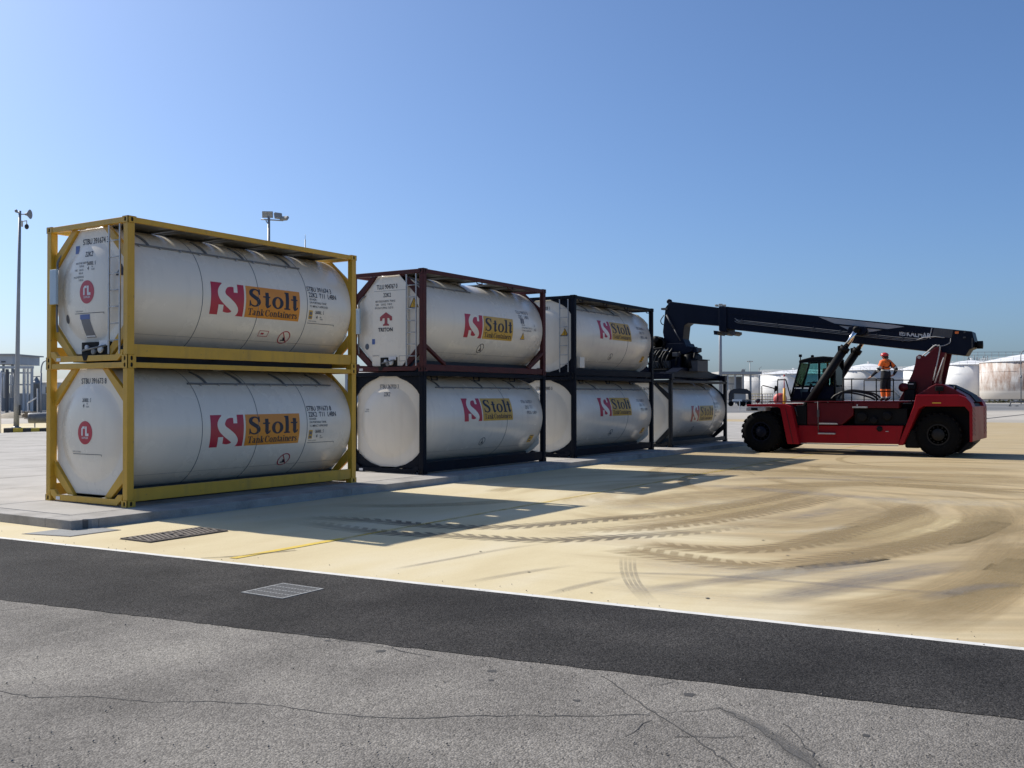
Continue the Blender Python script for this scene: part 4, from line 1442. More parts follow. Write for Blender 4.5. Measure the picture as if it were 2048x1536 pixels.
def dec_maroon(root, shell, pan):
    stolt_logo(shell, 1.86, 0.95, True)
    side_text(shell, [('TLLU 904767 0', 4.52, 1.76, 0.105, 0.70, 0.0), ('22K2   L4BN', 4.60, 1.63, 0.105, 0.70, 0.0), ('ISO/ADR', 4.72, 1.42, 0.045, .8, 0), ('UN PORTABLE TANK T11', 4.72, 1.34, 0.045, .8, 0),
                      ('TC IMPACT APPROVED', 4.72, 1.26, 0.045, .8, 0), ('4 B.', 5.42, 1.30, 0.08, .6, 0), ('25', 5.40, 1.42, 0.07, .6, 0), ('SPILL CONTAINED BY DRIP TRAY BELOW', 2.35, 0.515, 0.022, .9, 0)], 'ink_faded')
    decal('placard', [rect2(4.68, 4.78, vz(1.48), vz(1.48)+.15)], side_map, 'seam_grey', shell, o=.004)
    decal('placard', [rect2(4.80, 4.86, vz(1.48), vz(1.48)+.15)], side_map, 'ink_faded', shell, o=.004)
    v = vz(1.02)
    decal('warning_sign', [([(4.68, v), (4.93, v), (4.805, v+.22)], [(0, 1, 2)])], side_map, 'ink_faded', shell, o=.004)
    decal('warning_face', [([(4.71, v+.015), (4.90, v+.015), (4.805, v+.185)], [(0, 1, 2)])], side_map, 'warning_yellow', shell, o=.0052)
    no_step(shell, 2.86, 0.69, .15, 'ink_navy')
    # raised flat housing over the middle of the end panel
    hs = MB().prism([(0.56, 0.150), (1.74, 0.150), (1.70, 2.22), (1.40, 2.440), (0.66, 2.440), (0.56, 2.30)], 'x', 0.085, EX).build('end_housing', 'tank_white', pan, bevel=0.01)
    fm = flat_end_map(0.083)
    fo = flat_end_map(EX)
    end_text(root, [('TLLU 904767 0', 1.58, 2.14, 0.115, 0.66, 0.012), ('22K2', 1.36, 1.93, 0.105, 0.80, 0.008), ('MAX GROSS 36,000 KG  79,366 LB', 1.62, 1.80, 0.05, 0.62, 0.004), ('TARE      3,510 KG   7,740 LB', 1.62, 1.715, 0.05, 0.62, 0.004),
                    ('PAYLOAD 32,490 KG  71,627 LB', 1.64, 1.63, 0.05, 0.62, 0.004), ('TRITON', 1.53, 1.045, 0.095, 0.98, 0.03), ('CLEAN ONLY', 1.72, .41, .03, .9, 0)], fm)
    decal('fold_line', [rect2(CW-1.68, CW-.60, 2.085, 2.093)], fm, 'seam_grey', root, cut=(None, None), o=.003)
    u = CW-1.27
    arrow = [([(u-.20, 1.36), (u-.20, 1.42), (u, 1.54), (u+.20, 1.42), (u+.20, 1.36), (u+.20, 1.32), (u+.13, 1.32), (u+.11, 1.385), (u+.045, 1.385), (u+.045, 1.25), (u+.10, 1.22), (u+.10, 1.19), (u-.10, 1.19), (u-.10, 1.22), (u-.045, 1.25), (u-.045, 1.385), (u-.11, 1.385), (u-.13, 1.32), (u-.20, 1.32)], [tuple(range(19))])]
    decal('arrow_emblem', arrow, fm, 'triton_red', root, cut=(None, None), o=.004)
    decal('blue_sticker', [rect2(CW-1.735, CW-1.635, .72, .86)], fm, 'sticker_blue', root, cut=(None, None), o=.004)
    decal('oval_plate', [disc2(CW-1.95, .67, .068, .08, 20)], fo, 'oval_plate', pan, o=.004)
    decal('notice_frame', [rect2(CW-.84, CW-.60, .27, .278), rect2(CW-.84, CW-.60, .40, .408), rect2(CW-.84, CW-.832, .27, .40), rect2(CW-.608, CW-.60, .27, .40)], fm, 'ink_faded', root, cut=(None, None), o=.004)
    warn_triangle(pan, 0.40, 1.62, 0.30, flat_end_map(EX))


def black_side(shell, amber=True, number='STBU 262920 3', faint='ink_faded'):
    stolt_logo(shell, 1.84, 1.29, amber)
    side_text(shell, [(number, 4.80, 1.76, 0.095, .72, 0), ('22K2  T11', 4.95, 1.60, 0.095, .72, 0), ('IMDG / L4BN', 5.02, 1.44, 0.095, .72, 0)], faint)
    no_step(shell, 2.92, 0.72, .13, 'ink_faded')
    decal('placard', [rect2(5.38, 5.60, vz(.60), vz(.60)+.26)], side_map, 'warning_yellow', shell, o=.004)
    decal('placard_print', [rect2(5.41, 5.57, vz(.78), vz(.78)+.03), rect2(5.41, 5.50, vz(.70), vz(.70)+.05), rect2(5.44, 5.57, vz(.63), vz(.63)+.04)], side_map, 'ink_faded', shell, o=.0052)


def dec_black2(root, shell, pan):
    black_side(shell, True, 'STBU 262920 3')
    fm = end_map_for(True)
    end_text(pan, [('STBU 262920 3', 1.52, 2.165, 0.105, 0.66, 0.008), ('22K2', 1.34, 1.965, 0.105, 0.66, 0.006), ('25000', 1.95, 1.60, .04, .8, 0), ('Manlid test', 2.0, 1.555, .03, .9, 0)], fm)


def dec_black3b(root, shell, pan):
    black_side(shell, True, 'STBU 262885 0')
    fm = end_map_for(True)
    end_text(pan, [('STBU 262885 0', 1.52, 2.165, 0.105, 0.66, 0.008), ('22K2', 1.34, 1.965, 0.105, 0.66, 0.006)], fm)


def dec_black3t(root, shell, pan):
    black_side(shell, True, 'STBU 262908 1')
    fm = end_map_for(True)
    end_text(pan, [('STBU 262908 1', 1.60, 2.165, 0.105, 0.66, 0.008), ('22K2', 1.36, 1.965, 0.105, 0.66, 0.006), ('MGW 36000 KG', 1.60, 1.80, .06, .8, 0), ('TARE 3600 KG', 1.60, 1.68, .06, .8, 0), ('25000 L', 1.5, 1.54, .06, .8, 0)], fm)
    warn_triangle(pan, 0.42, 1.30, 0.28, fm)


def dec_black4(root, shell, pan):
    stolt_logo(shell, 2.10, 0.94, True)
    side_text(shell, [('STBU 261740 2', 4.60, 1.60, 0.095, .72, 0), ('22K2  T11', 4.62, 1.46, 0.095, .72, 0), ('ISO/ADR', 4.66, 1.34, .05, .8, 0), ('UN PORTABLE TANK', 4.66, 1.26, .05, .8, 0), ('4 Bar', 4.68, 1.10, .07, .8, 0)], 'ink_faded')
    no_step(shell, 2.70, 0.62, .14, 'ink_faded')
    end_text(pan, [('STBU 261740 2', 1.52, 2.20, 0.105, 0.66, 0.008)], end_map_for(True))


W_Y = ((0.24, 1.33), (1.42, 2.55), (2.64, 3.71), (3.80, 4.81), (4.90, 5.82))
W_B = ((0.24, 1.55), (1.64, 2.83), (2.92, 4.23), (4.32, 5.03), (5.12, 5.82))
CONT = [
    (0.0, 0.0, dict(label='yellow framed tank container at the bottom of the nearest stack', frame='frame_yellow', white='tank_white', end='oct', bands=(1.69, 3.11, 4.51), walk=W_Y,
                    decals=dec_yellow_bottom, pipe_z=2.20, pipe_x=(1.62, 5.6), straps=(2.1, 3.0, 4.2, 5.3))),
    (0.0, CH, dict(label='yellow framed tank container with a ladder, on top of the nearest stack', frame='frame_yellow', white='tank_white', end='oct', bands=(1.69, 3.11, 4.51), walk=W_Y,
                   decals=dec_yellow_top, ladder=True, doc_box=1.11, valve=(0.62, 1.42, 0.375), pipe_z=2.14, pipe_x=(0.16, 4.55), straps=(0.70, 2.05, 3.0, 4.3))),
    (8.55, 0.0, dict(label='dark framed tank container under the maroon framed one', frame='frame_navy', white='tank_white_old', end='round', bands=(3.95,), walk=W_B, decals=dec_black2,
                     rail=(0.05, 0.30), pipe_z=2.18, pipe_x=(1.0, 5.7), straps=(1.2, 3.2, 4.9), hooks=((0.5, 2.38), (2.4, 2.38), (4.2, 2.38)))),
    (8.55, CH, dict(label='maroon framed tank container with diagonal side braces on top of the second stack', frame='frame_maroon', white='tank_white', end='oct', dome=False, bands=(), walk=((0.3, 1.5), (1.64, 2.9), (3.7, 4.5), (4.64, 5.7)),
                    decals=dec_maroon, ladder=True, doc_box=1.0, valve=(0.90, 1.44, 0.37), side_brace=True, rail=(0.02, 0.185), pipe_z=2.20, pipe_x=(0.16, 2.6), straps=(0.45, 2.5), hooks=((2.55, 2.42), (4.1, 2.42)))),
    (16.38, 0.0, dict(label='dark framed tank container at the bottom of the third stack', frame='frame_navy', white='tank_white_old', end='round', bands=(3.95,), walk=W_B, decals=dec_black3b,
                      rail=(0.05, 0.27), pipe_z=2.18, pipe_x=(0.6, 5.7), straps=(2.2, 4.2), hooks=((0.5, 2.38), (2.4, 2.38), (4.2, 2.38)))),
    (16.38, CH, dict(label='dark framed tank container with a ladder on top of the third stack', frame='frame_navy', white='tank_white_old', end='round', bands=(3.95,), walk=W_B, decals=dec_black3t, ladder=True,
                     rail=(0.05, 0.25), pipe_z=2.18, pipe_x=(0.4, 3.9), straps=(1.6, 3.6), hooks=((0.5, 2.40), (2.2, 2.40), (3.8, 2.40), (5.6, 2.40)), cable_box=True)),
    (24.05, 0.0, dict(label='lone dark framed tank container gripped by the red reach stacker', frame='frame_slate', white='tank_white_old', end='oct', bands=(4.65,), walk=((0.4, 2.4), (2.55, 4.4), (4.55, 5.7)), decals=dec_black4,
                      rail=(0.06, 0.22), pipe_z=2.22, pipe_x=(0.6, 5.0), straps=(1.2, 4.6))),
]
for x0, z0, S in CONT:
    make_container(x0, z0, S)


# ------------------------------------------------------------------ reach stacker (faces +Y, boom over the lone container)
XC = 27.05
MO = (XC, -6.2, GZ)
stacker = thing('reach_stacker', MO, 'red reach stacker with a long dark boom standing beside the last container', 'reach stacker')


def mp(name, mb, mat, parent=None, bevel=0.0):
    return mb.build(name, mat, parent or stacker, off=MO, bevel=bevel)


def mir(x):
    return 2*XC-x


def both(a, b):
    """the same x range on the near and on the far side"""
    return ((a, b), (mir(b), mir(a)))


WR = 0.775


def wheel(cx0, cx1, y, near, rim_mat, hub_big=False):
    """tyre between x = cx0 and cx1, with shoulder lugs; near = outer face towards -x"""
    w = cx1-cx0
    cz = GZ+WR
    c = (cx0, y, cz)
    prof = [(0.05, 0.36), (0.0, 0.42), (-0.005, 0.55), (0.015, 0.66), (0.05, 0.715), (0.11, 0.735), (w-0.11, 0.735), (w-0.05, 0.715), (w-0.015, 0.66), (w+0.005, 0.55), (w, 0.42), (w-0.05, 0.36)]
    root = mp('wheel', MB().lathe([(0.06, 0.30), (0.06, 0.365), (w-0.06, 0.365), (w-0.06, 0.30)], c, 'x', 28), rim_mat)
    m = MB().lathe(prof, c, 'x', 44)
    nl = 22
    for k in range(nl):
        for side in (0, 1):
            a = 2*math.pi*(k+0.5*side)/nl
            xa, xb = (0.02, w*0.56) if side == 0 else (w*0.44, w-0.02)
            vs = []
            for xx, skew in ((xa, 0.0), (xb, 0.10)) if side == 0 else ((xa, 0.10), (xb, 0.0)):
                for da in (-0.072, 0.072):
                    for r in (0.70, WR if 0.06 < xx < w-0.06 else WR-0.02):
                        t = a+da+skew
                        vs.append((cx0+xx, y+r*math.cos(t), cz+r*math.sin(t)))
            m.add(vs, [(0, 1, 3, 2), (4, 6, 7, 5), (0, 4, 5, 1), (2, 3, 7, 6), (0, 2, 6, 4), (1, 5, 7, 3)])
    mp('tyre', m, 'rubber', root)
    s = -1 if near else 1
    xf = (cx0 if near else cx1)
    hub = MB()
    q = lambda d: (d if near else -d)
    if hub_big:
        hub.lathe([(q(0.06), 0.40), (q(0.035), 0.36), (q(0.05), 0.32), (q(0.05), 0.21), (q(0.01), 0.18), (q(-0.02), 0.12), (q(-0.025), 0.001)], (xf, y, cz), 'x', 28)
    else:
        hub.lathe([(q(0.10), 0.355), (q(0.08), 0.33), (q(0.12), 0.27), (q(0.10), 0.10), (q(0.09), 0.001)], (xf, y, cz), 'x', 28)
    mp('hub', hub, rim_mat, root)
    bl = MB()
    for k in range(12):
        a = 2*math.pi*k/12
        bl.lathe([(q(0.055), 0.024), (q(0.015), 0.024), (q(0.015), 0.001)], (xf, y+0.265*math.cos(a), cz+0.265*math.sin(a)), 'x', 6, smooth=False)
    mp('wheel_nut_ring', bl, rim_mat, root)
    return root


FY, RY = -3.15, -9.25
for near, sgn in ((True, 0), (False, 1)):
    f = (lambda a, b: (a, b)) if near else (lambda a, b: (mir(b), mir(a)))
    wheel(*f(25.02, 25.52), FY, near, 'rim_navy', True)
    wheel(*f(25.60, 26.10), FY, near, 'rim_navy', False)
    wheel(*f(25.36, 25.86), RY, near, 'rim_grey', True)
mp('front_axle', MB().tube([(25.9, FY, GZ+WR), (28.2, FY, GZ+WR)], 0.26, 16).box(26.2, 27.9, FY-0.35, FY+0.35, 0.30, 1.05), 'machine_black')
mp('rear_axle', MB().tube([(25.8, RY, GZ+WR), (28.3, RY, GZ+WR)], 0.18, 16), 'machine_black')

# chassis
mp('main_frame', MB().prism([(-2.75, 1.50), (-2.75, 0.95), (-3.9, 0.45), (-8.4, 0.40), (-8.6, 0.8), (-10.2, 1.0), (-10.2, 1.7), (-8.3, 1.70), (-5.6, 1.66), (-3.9, 1.60)], 'x', 26.20, 27.90), 'machine_black', bevel=0.02)
for n_, (xa, xb) in zip((0, 1), both(25.27, 25.95)):
    sx = xa if n_ == 0 else xb                    # outer face
    d = 1 if n_ == 0 else -1
    mp('side_tank', MB().prism([(-4.40, 0.24), (-8.00, 0.27), (-8.15, 0.92), (-4.50, 0.88)], 'x', xa, xb), 'machine_red', bevel=0.02)
    mp('sill_plate', MB().box(min(sx, sx-d*0.012), max(sx, sx-d*0.012), -7.98, -4.56, 0.205, 0.236), 'step_grey')
    mp('engine_cover', MB().prism([(-4.80, 0.90), (-6.05, 0.92), (-6.45, 1.28), (-6.45, 1.72), (-4.80, 1.72)], 'x', xa+0.04, xb), 'machine_dark_red', bevel=0.02)
    mp('battery_box', MB().box(xa+0.03, xb, -4.78, -4.40, 0.90, 1.60), 'machine_black', bevel=0.02)
    mp('engine_bay', MB().box(xa+0.16, xb, -8.25, -6.46, 0.93, 1.52), 'machine_black', bevel=0.02)
    mp('deck_edge', MB().box(xa, xb, -8.00, -6.47, 1.53, 1.735), 'machine_dark_red', bevel=0.012)
    mp('deck_plate', MB().box(xa-0.02 if n_ == 0 else xa, xb if n_ == 0 else xb+0.02, -8.30, -3.42, 1.738, 1.770), 'machine_dark_red', bevel=0.006)
    # air filter and pump seen in the open bay
    for yy, zz, rr in ((-6.75, 1.22, 0.17), (-7.15, 1.10, 0.12), (-7.6, 1.25, 0.15)):
        mp('air_filter', MB().lathe([(0.0, rr*.6), (0.0, rr), (0.16, rr), (0.16, rr*.5)], (sx+d*0.02 if n_ == 0 else sx-0.18, yy, zz), 'x', 18), 'machine_black')
    if n_ == 0:
        mp('filler_cap', MB().lathe([(0, .10), (-.03, .10), (-.035, .05), (-.035, .001)], (xa, -7.36, 0.80), 'x', 18), 'machine_black')
        for (ya, yb, zz) in ((-5.28, -5.92, 0.955), (-5.24, -5.84, 0.60), (-6.46, -6.96, 1.555)):
            mp('step', MB().box(xa-0.14, xa-0.001, yb, ya, zz-0.025, zz+0.025), 'step_grey', bevel=0.006)
        mp('sight_gauge', MB().box(xa-0.03, xa-0.001, -7.66, -7.56, 0.70, 0.725).box(xa-0.03, xa-0.001, -6.62, -6.58, 1.60, 1.66), 'step_grey')
        mp('access_ladder_rail', MB().tube([(xa-0.05, -5.23, 0.66), (xa-0.05, -5.22, 1.76)], 0.018, 8).box(xa-0.07, xa-0.03, -5.27, -5.19, 1.20, 1.45), 'machine_grey')
        mp('latch', MB().tube([(xa-.02, -4.38, 1.55), (xa-.02, -4.46, 1.22)], 0.015, 6), 'machine_grey')
# front mudguards
for n_, (xa, xb) in zip((0, 1), both(25.0, 26.0)):
    mp('front_mudguard', MB().prism([(-2.62, 1.56), (-2.62, 1.64), (-3.5, 1.66), (-4.05, 1.66), (-4.30, 1.58), (-4.60, 0.20), (-4.16, 0.20), (-3.90, 1.50), (-3.80, 1.56)], 'x', xa, xb), 'machine_red', bevel=0.015)
    mp('mudguard_rib', MB().prism([(-4.12, 1.52), (-4.40, 0.22), (-4.36, 0.22), (-4.08, 1.52)], 'x', xa-0.004 if n_ == 0 else xb-0.004, xa+0.004 if n_ == 0 else xb+0.004), 'machine_dark_red')
    mp('headlight_bar', MB().box(xa+0.0, xb-0.35 if n_ == 0 else xb, -3.34, -2.60, 1.40, 1.545), 'step_grey', bevel=0.015)
    mp('headlight', MB().box(xa-0.01 if n_ == 0 else xb-0.1, xa+0.1 if n_ == 0 else xb+.01, -3.05, -2.80, 1.43, 1.52), 'machine_black')
# rear body: wing with arch, counterweight, hood
wing = [(-7.98, 0.24), (-8.50, 1.62), (-8.58, 2.00), (-9.92, 2.00), (-10.16, 1.90), (-10.31, 1.72), (-10.36, 1.58), (-10.36, 0.42), (-10.27, 0.40), (-10.26, 1.42), (-10.12, 1.60), (-8.80, 1.60), (-8.66, 1.50), (-8.14, 0.24)]
for n_, (xa, xb) in zip((0, 1), both(25.22, 25.95)):
    mp('rear_mudguard', MB().prism(wing, 'x', xa, xb), 'machine_red' if n_ == 0 else 'machine_red', bevel=0.02)
    mp('reflector', MB().box(xa-0.012 if n_ == 0 else xb, xa if n_ == 0 else xb+0.012, -9.38, -9.10, 1.70, 1.735), 'warning_yellow')
    for k in range(6):
        z = 0.60+0.165*k
        x_a, x_b = (xa+0.06, xb-0.06)
        xm = (x_a+x_b)/2
        mp('hazard_chevron', MB().prism([(x_a, z), (xm, z+0.12), (x_b, z), (x_b, z+0.055), (xm, z+0.175), (x_a, z+0.055)], 'y', -10.368, -10.361), 'chevron_pale')
mp('rear_panel', MB().box(25.955, 28.145, -10.355, -10.27, 0.42, 1.60), 'machine_red', bevel=0.015)
mp('counterweight', MB().prism([(-8.55, 0.22), (-8.15, 0.25), (-8.3, 0.9), (-8.3, 1.72), (-10.20, 1.72), (-10.26, 1.60), (-10.26, 0.42), (-10.22, 0.33), (-9.90, 0.02), (-9.7, 0.35), (-8.75, 0.35)], 'x', 25.96, 28.14), 'machine_black', bevel=0.03)
mp('rear_skirt', MB().prism([(-10.20, 0.40), (-10.36, 0.34), (-9.92, -0.02), (-9.86, 0.02)], 'x', 25.5, 25.95), 'machine_black')
mp('front_skirt', MB().box(25.45, 25.94, -8.66, -8.16, 0.14, 0.80), 'machine_black', bevel=0.06)
hood = [(-8.55, 2.01), (-9.0, 2.30), (-9.16, 2.38), (-9.38, 2.36), (-9.74, 2.18), (-10.09, 1.97), (-10.27, 1.74), (-10.1, 1.74), (-8.6, 1.90)]
mp('engine_hood', MB().prism(hood, 'x', 25.60, 28.50), 'machine_dark_red', bevel=0.03)
mp('hood_grille', MB().prism([(-9.40, 2.352), (-9.75, 2.176), (-10.10, 1.966), (-10.275, 1.745), (-10.30, 1.755), (-10.12, 1.985), (-9.77, 2.195), (-9.42, 2.370)], 'x', 26.7, 28.2), 'machine_black')
mp('exhaust_cap', MB().tube([(25.75, -9.74, 2.12), (25.75, -9.76, 2.30)], 0.05, 10), 'machine_black')
mp('work_lamp', MB().box(25.30, 25.52, -9.42, -9.18, 2.12, 2.28), 'machine_black', bevel=0.02)
mp('lamp_bracket', MB().box(25.38, 25.44, -9.32, -9.28, 2.0, 2.12), 'machine_black')

# A-frame that carries the boom
af = [(-7.80, 1.79), (-8.05, 2.27), (-8.28, 2.80), (-8.37, 3.12), (-8.40, 3.36), (-8.50, 3.43), (-8.62, 3.40), (-8.70, 3.36), (-9.02, 3.66), (-9.14, 3.67), (-9.22, 3.56), (-9.16, 3.30), (-8.93, 2.42), (-8.93, 1.79)]
for n_, (xa, xb) in zip((0, 1), both(26.28, 26.42)):
    mp('boom_support', MB().prism(af, 'x', xa, xb), 'machine_dark_red', bevel=0.012)
    mp('support_pin', MB().tube([(xa-0.03, -8.50, 3.33), (xb+0.03, -8.50, 3.33)], 0.055, 14), 'step_grey')
    mp('support_web', MB().prism([(-8.93, 2.36), (-9.20, 3.50), (-9.36, 3.48), (-9.12, 2.36)], 'x', xa+0.02, xb+0.26 if n_ == 0 else xb), 'machine_dark_red', bevel=0.01)
mp('support_crosshead', MB().box(26.43, 27.67, -9.05, -8.70, 1.9, 2.7), 'machine_dark_red')
mp('hose_guide', MB().tube(catmull([(26.2, -8.62, 3.37), (26.2, -8.80, 3.52), (26.2, -9.02, 3.72), (26.2, -9.12, 3.72), (26.2, -9.20, 3.60), (26.2, -8.98, 2.50)]), 0.022, 8), 'step_grey')
mp('guard_bar', MB().tube([(26.1, -9.34, 3.30), (26.1, -9.05, 2.42)], 0.02, 6), 'step_grey')
mp('red_reservoir', MB().lathe([(0, .001), (0, .16), (0.28, .16), (0.28, .001)], (25.95, -8.02, 2.26), 'x', 18), 'machine_dark_red')
mp('valve_bank', MB().box(25.98, 26.24, -8.42, -8.16, 2.20, 2.46).box(25.95, 26.2, -8.40, -8.05, 1.80, 2.18), 'machine_black', bevel=0.015)
mp('valve_plate', MB().box(25.965, 25.979, -8.36, -8.20, 2.36, 2.40), 'step_grey')

# boom
bx0, bx1 = 26.60, 27.50
outer = [(-10.18, 4.21), (-0.98, 5.56), (-0.98, 4.58), (-1.06, 4.56), (-1.10, 4.66), (-9.07, 3.50), (-9.97, 3.36), (-10.10, 3.58), (-10.24, 3.64), (-10.26, 3.86)]
boom = mp('boom', MB().prism(outer, 'x', bx0, bx1), 'boom_navy', bevel=0.02)
inner = [(-1.5, 5.40), (1.10, 5.84), (1.22, 5.84), (1.40, 5.62), (1.42, 5.45), (1.52, 4.60), (1.46, 4.30), (1.36, 3.98), (0.40, 3.98), (0.56, 4.14), (0.64, 4.30), (0.57, 4.84), (0.42, 4.94), (-1.5, 4.70)]
mp('boom_nose', MB().prism(inner, 'x', bx0+0.10, bx1-0.10), 'boom_navy', bevel=0.02)


def bl_pt(y, frac, dx=0.0):
    """a point on the near side of the outer boom: frac 0 at the bottom edge, 1 at the top edge"""
    top = 4.19+(y+10.30)*0.147
    bot = 3.50+(y+9.07)*0.1455
    return (bx0-dx, y, bot+(top-bot)*frac)


mp('boom_rib', MB().bar((bx0-0.012, -8.6, 4.19), (bx0-0.012, -0.99, 5.30), 0.024, 0.05), 'boom_navy', boom)
mp('boom_collar', MB().prism([(-1.28, 5.49), (-0.96, 5.54), (-0.96, 4.56), (-1.28, 4.50)], 'x', bx0-0.05, bx1+0.05), 'boom_navy', bevel=0.015)
mp('wear_pad', MB().prism([(-0.90, 4.56), (-0.72, 4.58), (-0.74, 4.42), (-0.86, 4.40)], 'x', bx0, bx1), 'boom_navy')
mp('collar_lug', MB().prism([(-0.98, 4.60), (-1.62, 4.52), (-1.62, 4.42), (-1.50, 4.36), (-1.40, 4.40), (-1.30, 4.46), (-1.22, 4.38), (-1.08, 4.40), (-0.98, 4.50)], 'x', bx0+0.1, bx1-0.1), 'machine_grey', bevel=0.01)
for k, (fr, y0, y1) in enumerate(((0.44, -1.62, -8.35), (0.38, -1.66, -8.35), (0.32, -1.62, -8.10))):
    pts = [bl_pt(y0, fr+0.06, 0.04), bl_pt(y0-0.12, fr, 0.05)]+[bl_pt(y0-0.15+(y1-y0)*t/8, fr, 0.05) for t in range(1, 8)]+[bl_pt(y1, fr+0.02, 0.05), bl_pt(y1-0.35, fr+0.12, 0.05)]
    mp('hydraulic_pipe', MB().tube(pts, 0.014, 8), 'pipe_grey', boom)
for y in (-1.9, -3.3, -4.7, -5.7, -7.0, -7.9):
    mp('pipe_clamp', MB().box(bx0-0.075, bx0-0.001, y-0.02, y+0.02, bl_pt(y, .29)[2], bl_pt(y, .50)[2]), 'machine_grey', boom)
sw_ = [(-4.85, 0.965), (-5.35, 0.965), (-7.60, 0.945), (-7.95, 0.91), (-7.30, 0.72), (-6.70, 0.52), (-6.40, 0.45), (-6.05, 0.50), (-5.60, 0.70)]
mp('boom_swoosh', MB().prism([(y, bl_pt(y, fr)[2]) for y, fr in sw_], 'x', bx0-0.004, bx0-0.001), 'swoosh_grey', boom)
mp('boom_panel', MB().prism([(-8.95, 4.37), (-9.58, 4.28), (-9.52, 4.00), (-8.88, 4.08)], 'x', bx0-0.012, bx0-0.001), 'machine_grey', boom)
mp('boom_stripe', MB().prism([(-8.86, 4.38), (-8.89, 4.38), (-8.82, 4.06), (-8.79, 4.06)], 'x', bx0-0.008, bx0-0.001), 'step_grey', boom)
mp('tail_lamp', MB().box(bx0-0.06, bx0-0.001, -9.76, -9.64, 4.14, 4.22), 'beacon_orange', boom)
mp('tail_fitting', MB().box(bx0-0.05, bx0-0.001, -9.98, -9.92, 4.16, 4.24).box(bx0-0.05, bx0-0.001, -9.98, -9.90, 3.98, 4.03).box(bx0-0.03, bx0-0.001, -10.2, -10.17, 3.6, 3.98), 'machine_grey', boom)
mp('tail_pin', MB().lathe([(0, .001), (0, .14), (0.18, .14), (0.18, .10), (0.26, .10), (0.26, .001)], (bx0+.2, -10.50, 3.74), 'y', 14), 'machine_black', boom)
mp('tail_hose', MB().tube(catmull([(bx0-.05, -8.9, 3.76), (bx0-.07, -9.2, 3.72), (bx0-.06, -9.46, 3.82), (bx0-.04, -9.50, 3.98)]), 0.014, 6), 'step_grey', boom)
mp('tail_hose', MB().tube([(bx0-.05, -8.35, 3.96), (bx0-.06, -8.62, 4.04), (bx0-.05, -8.98, 4.06), (bx0-.05, -9.30, 4.02)], 0.016, 6), 'step_grey', boom)
sl_ = math.atan(0.147)


def boom_map(u, v, o):
    y = -7.78-u
    return Vector((bx0-o, y, 4.16+v-u*math.tan(sl_)))-Vector(MO)


decal('boom_lettering', [shift(text2d('KALMAR', 0.175, 0.84, 0.03), 0.24, 0.0)], boom_map, 'logo_silver', boom, cut=(None, None), o=0.003)
decal('boom_emblem', [rect2(0.0, 0.20, -0.005, 0.022), rect2(0.0, 0.20, 0.148, 0.17), rect2(0.0, 0.022, 0.022, 0.148), rect2(0.178, 0.20, 0.022, 0.148),
                      stroke([(0.05, 0.05), (0.06, 0.11), (0.11, 0.12), (0.14, 0.09), (0.10, 0.07), (0.11, 0.04)], [0.03, 0.035, 0.035, 0.03, 0.03, 0.02])], boom_map, 'logo_silver', boom, cut=(None, None), o=0.003)
mp('head_eye', MB().lathe([(0.0, .05), (0.0, .10), (0.12, .10), (0.12, .05), (0.0, .05)], (bx0+0.14, 1.26, 5.86), 'x', 18), 'boom_navy')
mp('head_lamp', MB().box(bx0+0.02, bx0+0.30, 1.28, 1.56, 5.52, 5.60), 'machine_grey', bevel=0.01)
mp('damper_cylinder', MB().tube([(bx0+0.02, 1.32, 5.30), (bx0+0.0, 0.98, 4.72)], 0.035, 8).tube([(bx0+0.0, 0.98, 4.72), (bx0-0.02, 0.70, 4.22)], 0.022, 8), 'machine_grey')
mp('head_hose', MB().tube(catmull([(bx0+.05, 1.44, 5.30), (bx0+.05, 1.58, 5.10), (bx0+.05, 1.55, 4.96), (bx0+.05, 1.46, 4.90)]), 0.02, 6), 'hose_black')

# lift cylinders
for n_, x in ((0, 26.10), (1, 28.00)):
    a, m_, b = Vector((x, -4.35, 1.25)), Vector((x, -5.99, 3.74)), Vector((x, -6.40, 4.38))
    mp('cylinder_barrel', MB().tube([a, m_], 0.155, 22), 'machine_black')
    mp('cylinder_gland', MB().tube([m_-(m_-a).normalized()*0.16, m_+(m_-a).normalized()*0.02], 0.185, 22), 'machine_black')
    mp('cylinder_rod', MB().tube([m_, b], 0.092, 20), 'chrome')
    mp('cylinder_eye', MB().lathe([(-.09, .001), (-.09, .125), (.09, .125), (.09, .001)], b, 'x', 20), 'machine_black')
    mp('cylinder_port', MB().box(x-.12, x+.12, -5.86, -5.74, 3.62, 3.80), 'machine_black', bevel=.01)
mp('cylinder_pin', MB().tube([(25.98, -6.40, 4.38), (28.12, -6.40, 4.38)], 0.07, 16), 'machine_black')
mp('cylinder_bracket', MB().prism([(-6.08, 4.50), (-6.62, 4.50), (-6.70, 4.34), (-6.60, 4.20), (-6.24, 4.20), (-6.02, 4.32)], 'x', 26.22, 26.60).prism([(-6.08, 4.50), (-6.62, 4.50), (-6.70, 4.34), (-6.60, 4.20), (-6.24, 4.20), (-6.02, 4.32)], 'x', 27.50, 27.88), 'boom_navy', bevel=0.02)

